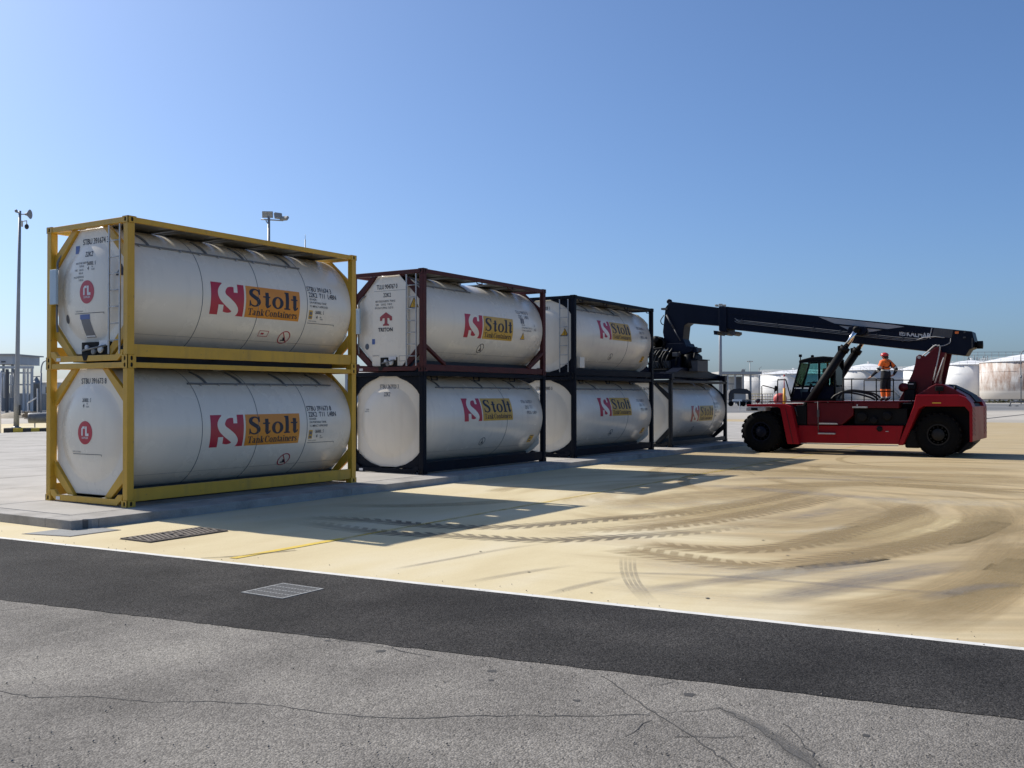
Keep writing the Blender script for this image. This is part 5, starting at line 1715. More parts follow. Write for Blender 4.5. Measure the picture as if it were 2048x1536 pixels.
# cab
cx0, cx1 = 26.42, 27.68
cab_side = [(-3.84, 1.78), (-3.96, 2.26), (-4.24, 3.26), (-5.52, 3.30), (-5.56, 2.2), (-5.56, 1.78)]
mp('cab_floor', MB().box(cx0, cx1, -5.56, -3.86, 1.772, 1.86), 'machine_black')
lower = mp('cab_body', MB().prism([(-3.86, 1.86), (-3.95, 2.24), (-4.20, 2.24), (-4.3, 1.86)], 'x', cx0, cx1).prism([(-4.92, 1.86), (-4.92, 2.30), (-5.54, 2.30), (-5.54, 1.86)], 'x', cx0, cx1).box(cx0, cx0+0.03, -4.92, -4.3, 1.86, 2.12), 'boom_navy', bevel=0.01)
for x in (cx0+0.03, cx1-0.03):
    fr = MB()
    for a, b, w in (((-3.86, 1.80), (-3.97, 2.26), .06), ((-3.97, 2.26), (-4.25, 3.26), .06), ((-4.94, 2.2), (-4.94, 3.30), .12), ((-5.52, 1.8), (-5.52, 3.30), .06), ((-4.0, 2.32), (-5.5, 2.34), .05), ((-4.20, 3.24), (-5.54, 3.28), .10)):
        fr.bar((x, a[0], a[1]), (x, b[0], b[1]), .06, w, (1, 0, 0))
    mp('cab_frame', fr, 'machine_black')
mp('cab_roof', MB().prism([(-4.18, 3.26), (-4.20, 3.32), (-4.62, 3.42), (-5.10, 3.45), (-5.48, 3.41), (-5.58, 3.30)], 'x', cx0-.03, cx1+.03), 'machine_black', bevel=0.03)
for x in (cx0+0.012, cx1-0.012):
    mp('side_window', MB().prism([(-4.02, 2.36), (-4.26, 3.20), (-4.88, 3.23), (-4.88, 2.36)], 'x', x-.003, x+.003), 'cab_glass')
    mp('side_window', MB().prism([(-5.00, 2.36), (-5.00, 3.23), (-5.49, 3.24), (-5.49, 2.36)], 'x', x-.003, x+.003), 'cab_glass')
mp('windscreen', MB().prism([(-3.955, 2.28), (-3.965, 2.28), (-4.235, 3.22), (-4.225, 3.22)], 'x', cx0+.06, cx1-.06), 'cab_glass')
mp('rear_window', MB().box(cx0+.06, cx1-.06, -5.525, -5.515, 2.36, 3.24), 'cab_glass')
mp('driver_seat', MB().box(26.80, 27.30, -5.30, -4.80, 1.95, 2.14).box(26.80, 27.30, -5.36, -5.24, 2.14, 2.85).box(26.92, 27.18, -5.34, -5.24, 2.86, 3.05), 'machine_black', bevel=0.03)
mp('steering_column', MB().tube([(27.05, -4.3, 1.88), (27.05, -4.48, 2.42)], 0.05, 10).lathe([(0, .17), (.02, .19), (.04, .17)], (27.05, -4.5, 2.44), 'z', 20), 'machine_black')
mp('cab_camera', MB().box(26.5, 26.58, -4.26, -4.16, 3.44, 3.54).tube([(26.54, -4.21, 3.30), (26.54, -4.21, 3.44)], .02, 6), 'machine_black')
mp('cab_beacon', MB().lathe([(0, .06), (.08, .06), (.10, .001)], (26.7, -4.62, 3.42), 'z', 12), 'machine_black')
mp('wiper', MB().tube([(26.40, -4.35, 2.42), (26.40, -4.55, 3.15)], .012, 6), 'machine_black')
# rails, mirrors, hoses
rail = MB()
RX = 25.42
for z in (2.56, 2.12):
    rail.tube([(RX, -6.06, z), (RX, -7.80, z)], 0.020, 8)
for y in (-6.37, -7.22, -7.80):
    rail.tube([(RX, y, 1.77), (RX, y, 2.56)], 0.020, 8)
rail.tube([(RX, -6.06, 1.77), (RX, -6.08, 2.56)], 0.018, 8).tube([(RX+.3, -5.98, 1.77), (RX, -6.06, 2.40)], 0.014, 6)
mp('deck_railing', rail, 'machine_black')
mp('far_railing', MB().tube([(mir(RX), -6.06, 2.56), (mir(RX), -7.80, 2.56)], 0.02, 8).tube([(mir(RX), -6.06, 1.77), (mir(RX), -6.06, 2.56)], 0.02, 8).tube([(mir(RX), -7.80, 1.77), (mir(RX), -7.80, 2.56)], 0.02, 8), 'machine_black')
mp('grab_hoop', MB().tube(catmull([(25.3, -3.72, 1.76), (25.3, -3.72, 2.50), (25.3, -3.78, 2.56), (25.3, -3.96, 2.56), (25.3, -4.04, 2.50), (25.3, -4.24, 1.76)], 4), 0.022, 8), 'machine_black')
mp('mirror_arm', MB().tube([(25.25, -3.13, 1.66), (25.25, -3.13, 2.34), (25.25, -3.16, 2.36), (25.25, -3.58, 2.25), (25.25, -3.62, 2.20), (25.25, -3.62, 2.08)], 0.020, 8), 'machine_black')
mp('mirror', MB().lathe([(-.03, .001), (-.03, .10), (.02, .11), (.03, .001)], (25.25, -3.66, 2.24), 'y', 16), 'machine_black')
mp('front_mirror', MB().lathe([(0, .001), (.05, .08), (.16, .11), (.18, .001)], (25.4, -2.92, 1.68), 'z', 14), 'machine_grey')
mp('cab_handrail', MB().tube([(26.3, -3.92, 1.80), (26.3, -3.90, 2.20)], 0.016, 6).tube([(26.3, -3.92, 1.80), (26.36, -4.25, 2.70)], 0.014, 6), 'machine_black')
for dy, zz in ((0.0, 0.0), (-0.12, 0.03), (0.12, -0.06)):
    mp('hydraulic_hose', MB().tube(catmull([(26.3, -5.55+dy, 1.85), (26.3, -5.70+dy, 2.05+zz), (26.3, -6.0+dy, 2.14+zz), (26.3, -6.45+dy, 2.10+zz), (26.3, -6.90+dy, 1.98+zz), (26.3, -7.10+dy, 1.82)]), 0.034, 8), 'hose_black')

# spreader gripping the container top
SP0, SP1 = 24.09, 30.07
beam = [(SP0, 2.70), (SP0, 2.88), (25.3, 2.92), (26.0, 3.10), (28.1, 3.10), (29.2, 2.93), (SP1, 2.88), (SP1, 2.70)]
mp('spreader_beam', MB().prism(beam, 'y', 0.30, 0.80).prism(beam, 'y', 1.65, 2.15), 'boom_navy', bevel=0.015)
for x0_, x1_ in ((SP0-0.02, SP0+0.26), (SP1-0.26, SP1+0.02)):
    mp('spreader_end_beam', MB().box(x0_, x1_, 0.0, CW, 2.615, 2.84), 'boom_navy', bevel=0.015)
    for yy in (0.08, CW-0.08):
        mp('twistlock', MB().box((x0_+x1_)/2-.06, (x0_+x1_)/2+.06, yy-.06, yy+.06, 2.592, 2.614), 'machine_black')
mp('spreader_deck', MB().box(25.5, 28.6, 0.81, 1.64, 2.75, 3.05), 'machine_black', bevel=0.02)
mp('end_gantry', MB().prism([(0.85, 2.84), (1.95, 2.84), (1.95, 3.55), (1.70, 3.74), (1.35, 3.62), (1.2, 3.20)], 'x', 24.12, 24.30), 'boom_navy', bevel=0.02)
mp('rotator', MB().lathe([(3.05, .001), (3.05, .62), (3.22, .62), (3.24, .50), (3.60, .46), (3.62, .66), (3.80, .66), (3.80, .001)], (27.05, 1.10, 0), 'z', 28), 'machine_black')
mp('tilt_yoke', MB().prism([(0.15, 3.78), (0.15, 3.94), (0.42, 3.97), (0.50, 4.12), (1.55, 4.12), (1.80, 3.94), (1.88, 3.78), (1.5, 3.66), (0.5, 3.66)], 'x', 26.55, 27.55), 'boom_navy', bevel=0.015)
mp('yoke_lug', MB().prism([(0.10, 3.96), (0.02, 3.95), (-0.02, 3.74), (0.12, 3.70), (0.24, 3.86)], 'x', 26.6, 26.75), 'boom_navy')
mp('tilt_motor', MB().lathe([(0, .001), (0, .21), (.4, .21), (.4, .001)], (26.42, 1.60, 4.14), 'x', 18).lathe([(0, .001), (0, .14), (.3, .14), (.3, .001)], (26.38, 1.72, 4.30), 'x', 14), 'machine_black')
for k in range(5):
    mp('motor_fin', MB().lathe([(0.05*k, .12), (0.05*k, .27), (0.05*k+.018, .27), (0.05*k+.018, .12)], (26.42, 1.60, 4.14), 'x', 16), 'machine_black')
mp('side_shift_cylinder', MB().tube([(26.50, 0.25, 3.08), (26.50, 0.36, 3.64)], .13, 12).tube([(26.5, 0.02, 3.70), (26.5, 0.14, 3.06)], .05, 8), 'machine_black')
mp('spreader_housing', MB().prism([(0.05, 3.06), (0.10, 3.60), (0.26, 3.72), (0.52, 3.70), (0.62, 3.06)], 'x', 26.6, 27.5), 'machine_black', bevel=.03)
for (p_) in ([(26.4, 1.5, 3.12), (26.3, 1.62, 3.45), (26.4, 1.55, 3.85)], [(26.4, 1.2, 3.10), (26.25, 1.28, 3.42), (26.4, 1.0, 3.85)], [(26.4, .8, 3.08), (26.2, .72, 3.45), (26.4, .62, 3.75)], [(26.4, 1.75, 3.5), (26.3, 1.95, 3.75), (26.4, 1.72, 4.0)]):
    mp('spreader_hose', MB().tube(catmull(p_), .035, 8), 'hose_black')
mp('pump_block', MB().box(26.1, 26.5, 1.0, 1.25, 3.1, 3.40).box(26.1, 26.4, 1.45, 1.75, 3.1, 3.38).box(26.1, 26.5, 0.62, 0.85, 3.55, 3.72), 'machine_grey', bevel=.02)
mp('hydraulic_manifold', MB().prism([(1.15, 3.06), (1.95, 3.06), (1.90, 3.50), (1.72, 3.92), (1.30, 3.96), (1.15, 3.60)], 'x', 26.15, 26.55), 'machine_black', bevel=.03)
mp('locking_frame', MB().prism([(0.6, 3.06), (1.2, 3.06), (1.05, 3.42), (0.75, 3.50), (0.62, 3.66)], 'x', 26.3, 26.5), 'boom_navy', bevel=.02)
for k in range(6):
    yy = 1.0+.16*k
    mp('spreader_hose', MB().tube(catmull([(26.12, yy, 3.06), (26.02, yy+.1, 3.3+.05*(k % 3)), (26.06, yy+.04*(k % 2), 3.62), (26.2, yy-.12, 3.9)]), .026, 6), 'hose_black')
mp('feed_lamp', MB().box(26.0, 26.1, 1.62, 1.86, 3.66, 3.72).box(26.0, 26.1, 1.05, 1.20, 3.80, 3.84), 'step_grey')
mp('control_box', MB().prism([(26.45, 2.95), (26.45, 3.40), (27.60, 3.42), (27.60, 2.95)], 'y', -0.10, 0.28), 'machine_grey', bevel=.015)
mp('control_box_lid', MB().box(26.40, 27.72, -0.13, 0.29, 3.425, 3.455), 'boom_navy')
mp('lifting_eye', MB().tube(catmull([(26.6, 0.1, 3.45), (26.7, .1, 3.60), (26.85, .1, 3.62), (26.95, .1, 3.46)]), .015, 6).tube(catmull([(26.5, .1, 3.45), (26.6, .1, 3.54), (26.75, .1, 3.52)]), .015, 6), 'machine_black')


# ------------------------------------------------------------------ people
def person(name, loc, label, joints, bones, rules, fingers=()):
    """joints: name -> (x, y, z, radius); bones: pairs; one skinned, continuous body; rules(bone, t, co) -> material"""
    root = thing(name, loc, label, 'person')
    names = list(joints)
    v = [joints[n][:3] for n in names]
    rr = [joints[n][3] for n in names]
    e = [(names.index(a), names.index(b)) for a, b in bones]
    me = bpy.data.meshes.new('tmp')
    me.from_pydata(v, e, [])
    ob = bpy.data.objects.new('tmp', me)
    col.objects.link(ob)
    ob.modifiers.new('skin', 'SKIN')
    sk = me.skin_vertices[0].data
    for i, r in enumerate(rr):
        q = joints[names[i]]
        sk[i].radius = (r, q[4] if len(q) > 4 else r)
        sk[i].use_root = names[i] == 'pelvis'
    sb = ob.modifiers.new('sub', 'SUBSURF')
    sb.levels = sb.render_levels = 2
    dg = bpy.context.evaluated_depsgraph_get()
    dg.update()
    body = bpy.data.meshes.new_from_object(ob.evaluated_get(dg))
    bpy.data.objects.remove(ob)
    body.name = 'body'
    body.materials.clear()
    slots = {}
    segs = [(a, b, Vector(joints[a][:3]), Vector(joints[b][:3])) for a, b in bones]
    for p in body.polygons:
        c = p.center
        best = None
        for a, b, pa, pb in segs:
            d = pb-pa
            t = max(0, min(1, (c-pa).dot(d)/d.length_squared))
            q = (c-(pa+d*t)).length
            if best is None or q < best[0]:
                best = (q, a, b, t)
        m = rules(best[1], best[2], best[3], c)
        if m not in slots:
            slots[m] = len(slots)
            body.materials.append(MATS[m])
        p.material_index = slots[m]
        p.use_smooth = True
    bo = bpy.data.objects.new('body', body)
    col.objects.link(bo)
    bo.parent = root
    return root


PO = Vector((25.78, -7.47, 1.771))
RF = 25.42-PO.x                                # the rail in the worker's frame
J = dict(
    pelvis=(0, 0, .93, .172, .140), waist=(0, .0, 1.08, .180, .150), chest=(.0, .02, 1.27, .215, .160), collar=(0, .0, 1.43, .115, .095), neck=(.0, .015, 1.50, .060),
    head=(.02, .05, 1.585, .092, .098), crown=(.02, .045, 1.655, .070), nose=(.055, .150, 1.575, .014),
    lsh=(-.165, .09, 1.39, .096), lel=(-.285, .175, 1.13, .078), lwr=(RF+.02, .42, .885, .040), lpalm=(RF+.005, .480, .835, .034, .022),
    rsh=(.165, -.09, 1.39, .096), rel=(.215, -.330, 1.14, .078), rwr=(.235, -.215, .935, .042), rpalm=(.20, -.13, .90, .034, .022),
    lhip=(-.08, .04, .86, .130), lkn=(-.09, .09, .48, .102), lan=(-.09, .06, .10, .092), lto=(-.075, .20, .045, .045),
    rhip=(.08, -.04, .86, .130), rkn=(.09, -.05, .48, .102), ran=(.09, -.065, .10, .092), rto=(.12, .08, .045, .045))
B = [('pelvis', 'waist'), ('waist', 'chest'), ('chest', 'collar'), ('collar', 'neck'), ('neck', 'head'), ('head', 'crown'), ('head', 'nose'),
     ('collar', 'lsh'), ('lsh', 'lel'), ('lel', 'lwr'), ('lwr', 'lpalm'), ('collar', 'rsh'), ('rsh', 'rel'), ('rel', 'rwr'), ('rwr', 'rpalm'),
     ('pelvis', 'lhip'), ('lhip', 'lkn'), ('lkn', 'lan'), ('lan', 'lto'), ('pelvis', 'rhip'), ('rhip', 'rkn'), ('rkn', 'ran'), ('ran', 'rto')]
for s_, (pa, dirs) in dict(l=('lpalm', [(-.020, .065, -.012), (-.008, .078, -.018), (.006, .075, -.022), (.018, .060, -.024)]), r=('rpalm', [(-.05, .05, -.02), (-.055, .04, -.035), (-.05, .025, -.05), (-.04, .012, -.06)])).items():
    p0 = Vector(J[pa][:3])
    for k, d in enumerate(dirs):
        m1, m2 = p0+Vector(d)*0.75, p0+Vector(d)*1.05+Vector((0, 0, -.022))
        J['%sf%d' % (s_, k)] = (*m1, .0095)
        J['%sg%d' % (s_, k)] = (*m2, .0085)
        B += [(pa, '%sf%d' % (s_, k)), ('%sf%d' % (s_, k), '%sg%d' % (s_, k))]
    th = p0+Vector((.04 if s_ == 'l' else -.03, .03, -.015))
    J[s_+'th'] = (*th, .011)
    B.append((pa, s_+'th'))


def worker_rules(a, b, t, c):
    if b in ('head', 'crown', 'nose') or (b == 'neck' and t > .3):
        return 'skin'
    if 'palm' in b or a in ('lpalm', 'rpalm') or b[1:2] in ('f', 'g') or (len(a) > 1 and a[1:2] in ('f', 'g') and a not in ('lf',)):
        return 'skin'
    if b in ('lto', 'rto') or c.z < .11:
        return 'boot_black'
    if b in ('lan', 'ran', 'lkn', 'rkn', 'lhip', 'rhip'):
        if c.z < .16:
            return 'reflective'
        return 'hivis_orange' if c.z < .45 else 'cloth_navy'
    if b in ('lel', 'rel'):
        if t > .92:
            return 'cloth_navy'
        return 'reflective' if .70 < t < .86 else ('cloth_navy' if t >= .62 else 'hivis_orange')
    if b in ('lwr', 'rwr'):
        return 'reflective' if .12 < t < .26 else 'cloth_navy'
    if c.z < 1.07:
        return 'cloth_navy'
    if 1.07 <= c.z < 1.12:
        return 'reflective'
    return 'hivis_orange'


wk = person('person', PO, 'worker in orange high visibility clothing and red helmet standing on the machine deck', J, B, worker_rules)
hm = MB().sphere((.015, .04, 1.635), .128, .142, .105, 20, 10)
hm.v = [(x, y, max(z, 1.615)) for x, y, z in hm.v]
hm.lathe([(1.612, .001), (1.612, .135), (1.622, .138), (1.632, .126)], (.02, .055, 0), 'z', 22)
hm.build('helmet', 'helmet_red', wk)
MB().box(.03, .06, .165, .185, 1.64, 1.67).build('helmet_lamp', 'boot_black', wk)
MB().sphere((-.075, .03, 1.60), .035, .05, .05, 10, 8).build('ear_defender', 'boot_black', wk)
MB().sphere((.01, -.015, 1.565), .085, .085, .075, 12, 8).build('hair', 'boot_black', wk)
strap = MB()
for pts in ([(-.20, .07, 1.22), (-.14, -.09, 1.20), (-.02, -.16, 1.28), (.06, -.15, 1.38), (.07, -.07, 1.475)], [(-.10, .03, 1.475), (-.05, -.10, 1.42), (.02, -.16, 1.32), (.12, -.17, 1.22), (.2, -.1, 1.16)]):
    strap.tube(catmull(pts, 4), .019, 6)
strap.build('harness_strap', 'cloth_navy', wk)

DO = Vector((27.05, -5.02, 1.861))
JD = dict(pelvis=(0, -.03, .38, .15, .12), chest=(0, -.03, .72, .17, .12), collar=(0, -.01, .88, .09), neck=(0, .01, .95, .055), head=(0, .04, 1.03, .088, .095), crown=(0, .04, 1.10, .066), nose=(0, .14, 1.02, .014),
          lsh=(-.18, 0, .84, .075), lel=(-.24, .18, .60, .055), lwr=(-.16, .42, .62, .038), lhand=(-.14, .50, .62, .034), rsh=(.18, 0, .84, .075), rel=(.24, .18, .60, .055), rwr=(.16, .42, .62, .038), rhand=(.14, .50, .62, .034),
          lhip=(-.09, .05, .36, .10), lkn=(-.11, .42, .38, .075), lan=(-.11, .56, .07, .055), lto=(-.11, .68, .04, .04), rhip=(.09, .05, .36, .10), rkn=(.11, .42, .38, .075), ran=(.11, .56, .07, .055), rto=(.11, .68, .04, .04))
BD = [('pelvis', 'chest'), ('chest', 'collar'), ('collar', 'neck'), ('neck', 'head'), ('head', 'crown'), ('head', 'nose'), ('collar', 'lsh'), ('lsh', 'lel'), ('lel', 'lwr'), ('lwr', 'lhand'), ('collar', 'rsh'), ('rsh', 'rel'), ('rel', 'rwr'), ('rwr', 'rhand'),
      ('pelvis', 'lhip'), ('lhip', 'lkn'), ('lkn', 'lan'), ('lan', 'lto'), ('pelvis', 'rhip'), ('rhip', 'rkn'), ('rkn', 'ran'), ('ran', 'rto')]
dv = person('person', DO, 'driver in dark clothing sitting inside the cab of the red machine', JD, BD,
            lambda a, b, t, c: 'skin' if b in ('head', 'crown', 'nose', 'lhand', 'rhand') else ('boot_black' if c.z < .1 else 'driver_blue'))
MB().sphere((0, .02, 1.075), .10, .105, .085, 12, 8).build('hair', 'boot_black', dv)

# ------------------------------------------------------------------ background
FWH = Vector((fw.x, fw.y, 0)).normalized()
RTH = Vector((rt.x, rt.y, 0)).normalized()


def spot(px, D, z=GZ):
    p = CAM+RTH*((px-1024)/F_PX*D)+FWH*D
    return Vector((p.x, p.y, z))


def zpx(py, D):
    return CAM.z+(792.1-py)/F_PX*D


def cbox(m, px0, px1, z0, z1, D, dep):
    """box facing the camera side of the place: front at depth D, dep metres deep"""
    a, b = (px0-1024)/F_PX*D, (px1-1024)/F_PX*D
    v = []
    for lat in (a, b):
        for d in (D, D+dep):
            for z in (z0, z1):
                p = CAM+RTH*lat+FWH*d
                v.append((p.x, p.y, z))
    return m.add(v, [(0, 1, 3, 2), (4, 6, 7, 5), (0, 4, 5, 1), (2, 3, 7, 6), (0, 2, 6, 4), (1, 5, 7, 3)])


def rust_material():
    m = bpy.data.materials.new('storage_rusty')
    m.use_nodes = True
    N, Lk = m.node_tree.nodes, m.node_tree.links
    b = N['Principled BSDF']
    b.inputs['Roughness'].default_value = 0.7
    tc = N.new('ShaderNodeTexCoord')
    mpn = N.new('ShaderNodeMapping')
    mpn.inputs['Scale'].default_value = (0.50, 0.50, 0.17)
    Lk.new(tc.outputs['Object'], mpn.inputs[0])
    n = N.new('ShaderNodeTexNoise')
    n.inputs['Scale'].default_value = 1.0
    n.inputs['Detail'].default_value = 7
    n.inputs['Roughness'].default_value = 0.68
    Lk.new(mpn.outputs[0], n.inputs['Vector'])
    sp = N.new('ShaderNodeSeparateXYZ')
    Lk.new(tc.outputs['Object'], sp.inputs[0])
    mr = N.new('ShaderNodeMapRange')
    mr.inputs['From Min'].default_value = 3.2
    mr.inputs['From Max'].default_value = 4.2
    Lk.new(sp.outputs[2], mr.inputs['Value'])
    r = N.new('ShaderNodeValToRGB')
    r.color_ramp.elements[0].position = 0.38
    r.color_ramp.elements[0].color = (0, 0, 0, 1)
    r.color_ramp.elements[1].position = 0.62
    r.color_ramp.elements[1].color = (0.85, 0.85, 0.85, 1)
    Lk.new(n.outputs['Fac'], r.inputs[0])
    mu = N.new('ShaderNodeMath')
    mu.operation = 'MULTIPLY'
    Lk.new(r.outputs[0], mu.inputs[0])
    Lk.new(mr.outputs[0], mu.inputs[1])
    mx = N.new('ShaderNodeMix')
    mx.data_type = 'RGBA'
    mx.inputs['A'].default_value = (0.64, 0.61, 0.57, 1)
    mx.inputs['B'].default_value = (0.27, 0.155, 0.10, 1)
    Lk.new(mu.outputs[0], mx.inputs['Factor'])
    Lk.new(mx.outputs['Result'], b.inputs['Base Color'])
    MATS['storage_rusty'] = m


rust_material()


def storage_tank(px0, px1, ytop, ydome, D, mat, label, stair=None, rail=True, base=GZ):
    c = spot((px0+px1)/2, D)
    rad = (px1-px0)/2/F_PX*D
    zt, zd = zpx(ytop, D), zpx(ydome, D)
    o = (c.x, c.y, base)
    root = thing('storage_tank', o, label, 'storage tank', 'storage tanks behind the yard')
    MB().lathe([(base, rad), ((base+zt)/2, rad), (zt, rad)], (c.x, c.y, 0), 'z', 64).build('shell', mat, root, off=o)
    h = zd-zt
    MB().lathe([(zt, rad*1.0), (zt+h*.35, rad*.72), (zt+h*.72, rad*.40), (zt+h*.95, rad*.12), (zt+h, .01)], (c.x, c.y, 0.02), 'z', 48, caps=False).build('roof', 'storage_roof', root, off=o)
    MB().lathe([(zt-.25, rad+.02), (zt-.25, rad+.16), (zt+.02, rad+.16), (zt+.02, rad+.02)], (c.x, c.y, 0), 'z', 64, caps=False).build('rim', 'storage_grey', root, off=o)
    for f_ in (.25, .5, .75):
        z = base+(zt-base)*f_
        MB().lathe([(z-.04, rad), (z-.04, rad+.03), (z+.04, rad+.03), (z+.04, rad)], (c.x, c.y, 0), 'z', 64, caps=False).build('weld_seam', mat, root, off=o)
    MB().lathe([(zd-.1, .3), (zd+.45, .3), (zd+.5, .5), (zd+.6, .5), (zd+.7, .01)], (c.x, c.y, 0), 'z', 12).build('vent', 'storage_roof', root, off=o)
    if rail:
        m = MB()
        ring = [(c.x+(rad-.1)*math.cos(6.2832*k/48), c.y+(rad-.1)*math.sin(6.2832*k/48)) for k in range(49)]
        for dz in (.6, 1.15):
            m.tube([(x, y, zt+dz) for x, y in ring], .045, 5)
        for k in range(0, 48, 2):
            m.tube([(ring[k][0], ring[k][1], zt), (ring[k][0], ring[k][1], zt+1.15)], .045, 5)
        m.build('roof_railing', 'far_pale_steel', root, off=o)
    # spiral stair on the camera side
    a0 = math.atan2(-FWH.y, -FWH.x)
    s0, s1 = stair or (0.9, -0.5)
    st = MB()
    pts = []
    for k in range(25):
        a = a0+s0+(s1-s0)*k/24
        pts.append((c.x+(rad+.35)*math.cos(a), c.y+(rad+.35)*math.sin(a), base+(zt-base)*k/24+.1))
    for p, q in zip(pts, pts[1:]):
        st.bar(p, q, .7, .18)
        st.bar((p[0], p[1], p[2]+1.0), (q[0], q[1], q[2]+1.0), .08, .08)
    st.build('stair', 'far_pale_steel', root, off=o)
    return root


storage_tank(1520, 1700, 746, 739, 440, 'storage_grey', 'large pale storage tank with a roof railing, farthest behind the cab', rail=True)
storage_tank(1485, 1566, 751, 747, 385, 'storage_grey', 'narrow storage tank half hidden behind the concrete canopy building', stair=(.3, -.5))
storage_tank(1523, 1652, 749, 741, 335, 'storage_white', 'bright white storage tank just left of the machine cab')
storage_tank(1640, 1742, 746, 738, 385, 'storage_white', 'storage tank seen between the two lift cylinders')
storage_tank(1796, 1926, 741, 726, 362, 'storage_white', 'white storage tank behind the red boom support', stair=(.7, -.4))
storage_tank(1672, 1802, 742, 728, 330, 'storage_grey', 'grey storage tank directly behind the worker on the deck')
storage_tank(1888, 1998, 731, 721, 335, 'storage_white', 'smooth white storage tank beside the rusty one', stair=(1.0, .2))
storage_tank(1969, 2160, 725, 708, 318, 'storage_rusty', 'rust stained storage tank at the right edge of the picture', stair=(1.2, .4))

# raised pipe walkway seen above the white tank
gt = thing('pipe_gantry', spot(1945, 372), 'thin pipe gantry rising above the white and rusty tanks', 'gantry')
m = MB()
o_ = spot(1945, 372)
for py in (705, 711):
    m.tube([spot(1895, 372, zpx(py, 372)), spot(2048, 372, zpx(py, 372))], .08, 5)
for px in range(1900, 2050, 14):
    m.tube([spot(px, 372, GZ), spot(px, 372, zpx(705, 372))], .08, 5)
m.build('rails', 'far_steel', gt, off=o_)
for k in range(9):
    px = 1935+k*5
    MB().tube([spot(px, 370, zpx(726, 370)), spot(px+random.uniform(-3, 3), 370, zpx(714+random.uniform(-3, 4), 370))], .18, 6).build('pipe', 'far_steel', gt, off=o_)

# bund wall with pipes in front of the tanks
bw = thing('bund_wall', spot(1760, 292), 'long low wall with pipes running in front of the storage tanks', 'wall')
o_ = spot(1760, 292)
cbox(MB(), 1440, 2150, GZ, 0.30, 292, 0.5).build('wall', 'far_concrete', bw, off=o_)
for k, (z, r_) in enumerate(((.48, .16), (.85, .10))):
    MB().tube([spot(1440, 291, z), spot(2150, 291, z)], r_, 8).build('pipe', ('far_pale_steel', 'far_dark')[k], bw, off=o_)
for px in range(1450, 2150, 22):
    cbox(MB(), px, px+1.2, GZ, 0.9, 291.6, .3).build('pipe_rest', 'far_dark', bw, off=o_)
rnd = random.Random(4)
for k in range(9):
    px = rnd.uniform(1972, 2047)
    c = spot(px, 288, GZ)
    sh = thing('shrub', c, 'low dry shrub at the foot of the bund wall below the rusty tank', 'shrub', 'dry shrubs along the bund wall')
    m = MB()
    for j in range(60):
        a, b_ = rnd.uniform(0, 6.28), rnd.uniform(.1, 1.0)
        p = Vector((c.x+math.cos(a)*b_*.8, c.y+math.sin(a)*b_*.8, GZ+rnd.uniform(.0, .9)*(1.1-b_*.6)))
        d = Vector((rnd.uniform(-1, 1), rnd.uniform(-1, 1), rnd.uniform(-.3, 1))).normalized()*.22
        e2 = d.cross(Vector((rnd.uniform(-1, 1), rnd.uniform(-1, 1), .3))).normalized()*.14
        m.add([p-d, p+e2, p+d, p-e2], [(0, 1, 2, 3)])
    m.build('foliage', 'bush', sh, off=c, weld=False)


def lamp_mast(px, ytop, D, label, heads, r0=.16, r1=.08, cat='light mast', base=GZ, name='light_mast', mat='mast_grey'):
    c = spot(px, D, base)
    zt = zpx(ytop, D)
    root = thing(name, c, label, cat)
    MB().tube([(c.x, c.y, base), (c.x, c.y, base+(zt-base)*.5), (c.x, c.y, zt)], [r0, (r0+r1)/2, r1], 12).build('pole', mat, root, off=c)
    cbox(MB(), px-r0*3*F_PX/D*.7, px+r0*3*F_PX/D*.7, base, base+.12, D-.25, .5).build('base_plate', mat, root, off=c)
    for h in heads:
        dx, dz, w, hh, tilt, yaw = h
        m = MB()
        m.box(-w/2, w/2, -.10, .10, -hh/2, hh/2)
        M_ = Matrix.Translation(Vector((c.x, c.y, zt))+RTH*dx+Vector((0, 0, dz))) @ Matrix.Rotation(math.atan2(RTH.y, RTH.x)+yaw, 4, 'Z') @ Matrix.Rotation(tilt, 4, 'X')
        f = MB()
        f.v, f.f, f.s = [tuple(M_ @ Vector(p)) for p in m.v], m.f, m.s
        hd = f.build('lamp_head', 'far_steel', root, off=c, bevel=.02)
        for q in range(4):
            g = MB().box(-w/2+.03, -.02, -.115, -.101, -hh/2+.03+q*(hh-.06)/4, -hh/2+.03+q*(hh-.06)/4+(hh-.06)/4*.6).box(.02, w/2-.03, -.115, -.101, -hh/2+.03+q*(hh-.06)/4, -hh/2+.03+q*(hh-.06)/4+(hh-.06)/4*.6)
            g.v = [tuple(M_ @ Vector(p)) for p in g.v]
            g.build('lamp_panel', 'lamp_face', hd, off=c)
    return root, c, zt


r_, c_, z_ = lamp_mast(537, 431, 76, 'tall floodlight mast rising behind the yellow container stack', [(-.10, .12, .80, .50, .15, .1), (.72, .02, .60, .46, -.35, .7), (1.20, -.18, .62, .36, -.8, -.4)], .17, .10)
MB().tube([Vector((c_.x, c_.y, z_-.25))-RTH*.6, Vector((c_.x, c_.y, z_-.35))+RTH*1.1], .05, 8).build('cross_arm', 'mast_grey', r_, off=c_)
MB().tube(catmull([Vector((c_.x, c_.y, z_-.25))-RTH*.25, Vector((c_.x, c_.y, z_-.5))-RTH*.12, Vector((c_.x, c_.y, z_-.3))+RTH*.1]), .04, 6).build('cable_loop', 'far_steel', r_, off=c_)
r_, c_, z_ = lamp_mast(1441, 613, 150, 'grey floodlight mast standing behind the machine boom', [(-.55, .15, .55, .28, .5, .4), (.05, .25, .55, .3, .3, 0), (.6, .15, .55, .28, .5, -.4)], .30, .20)
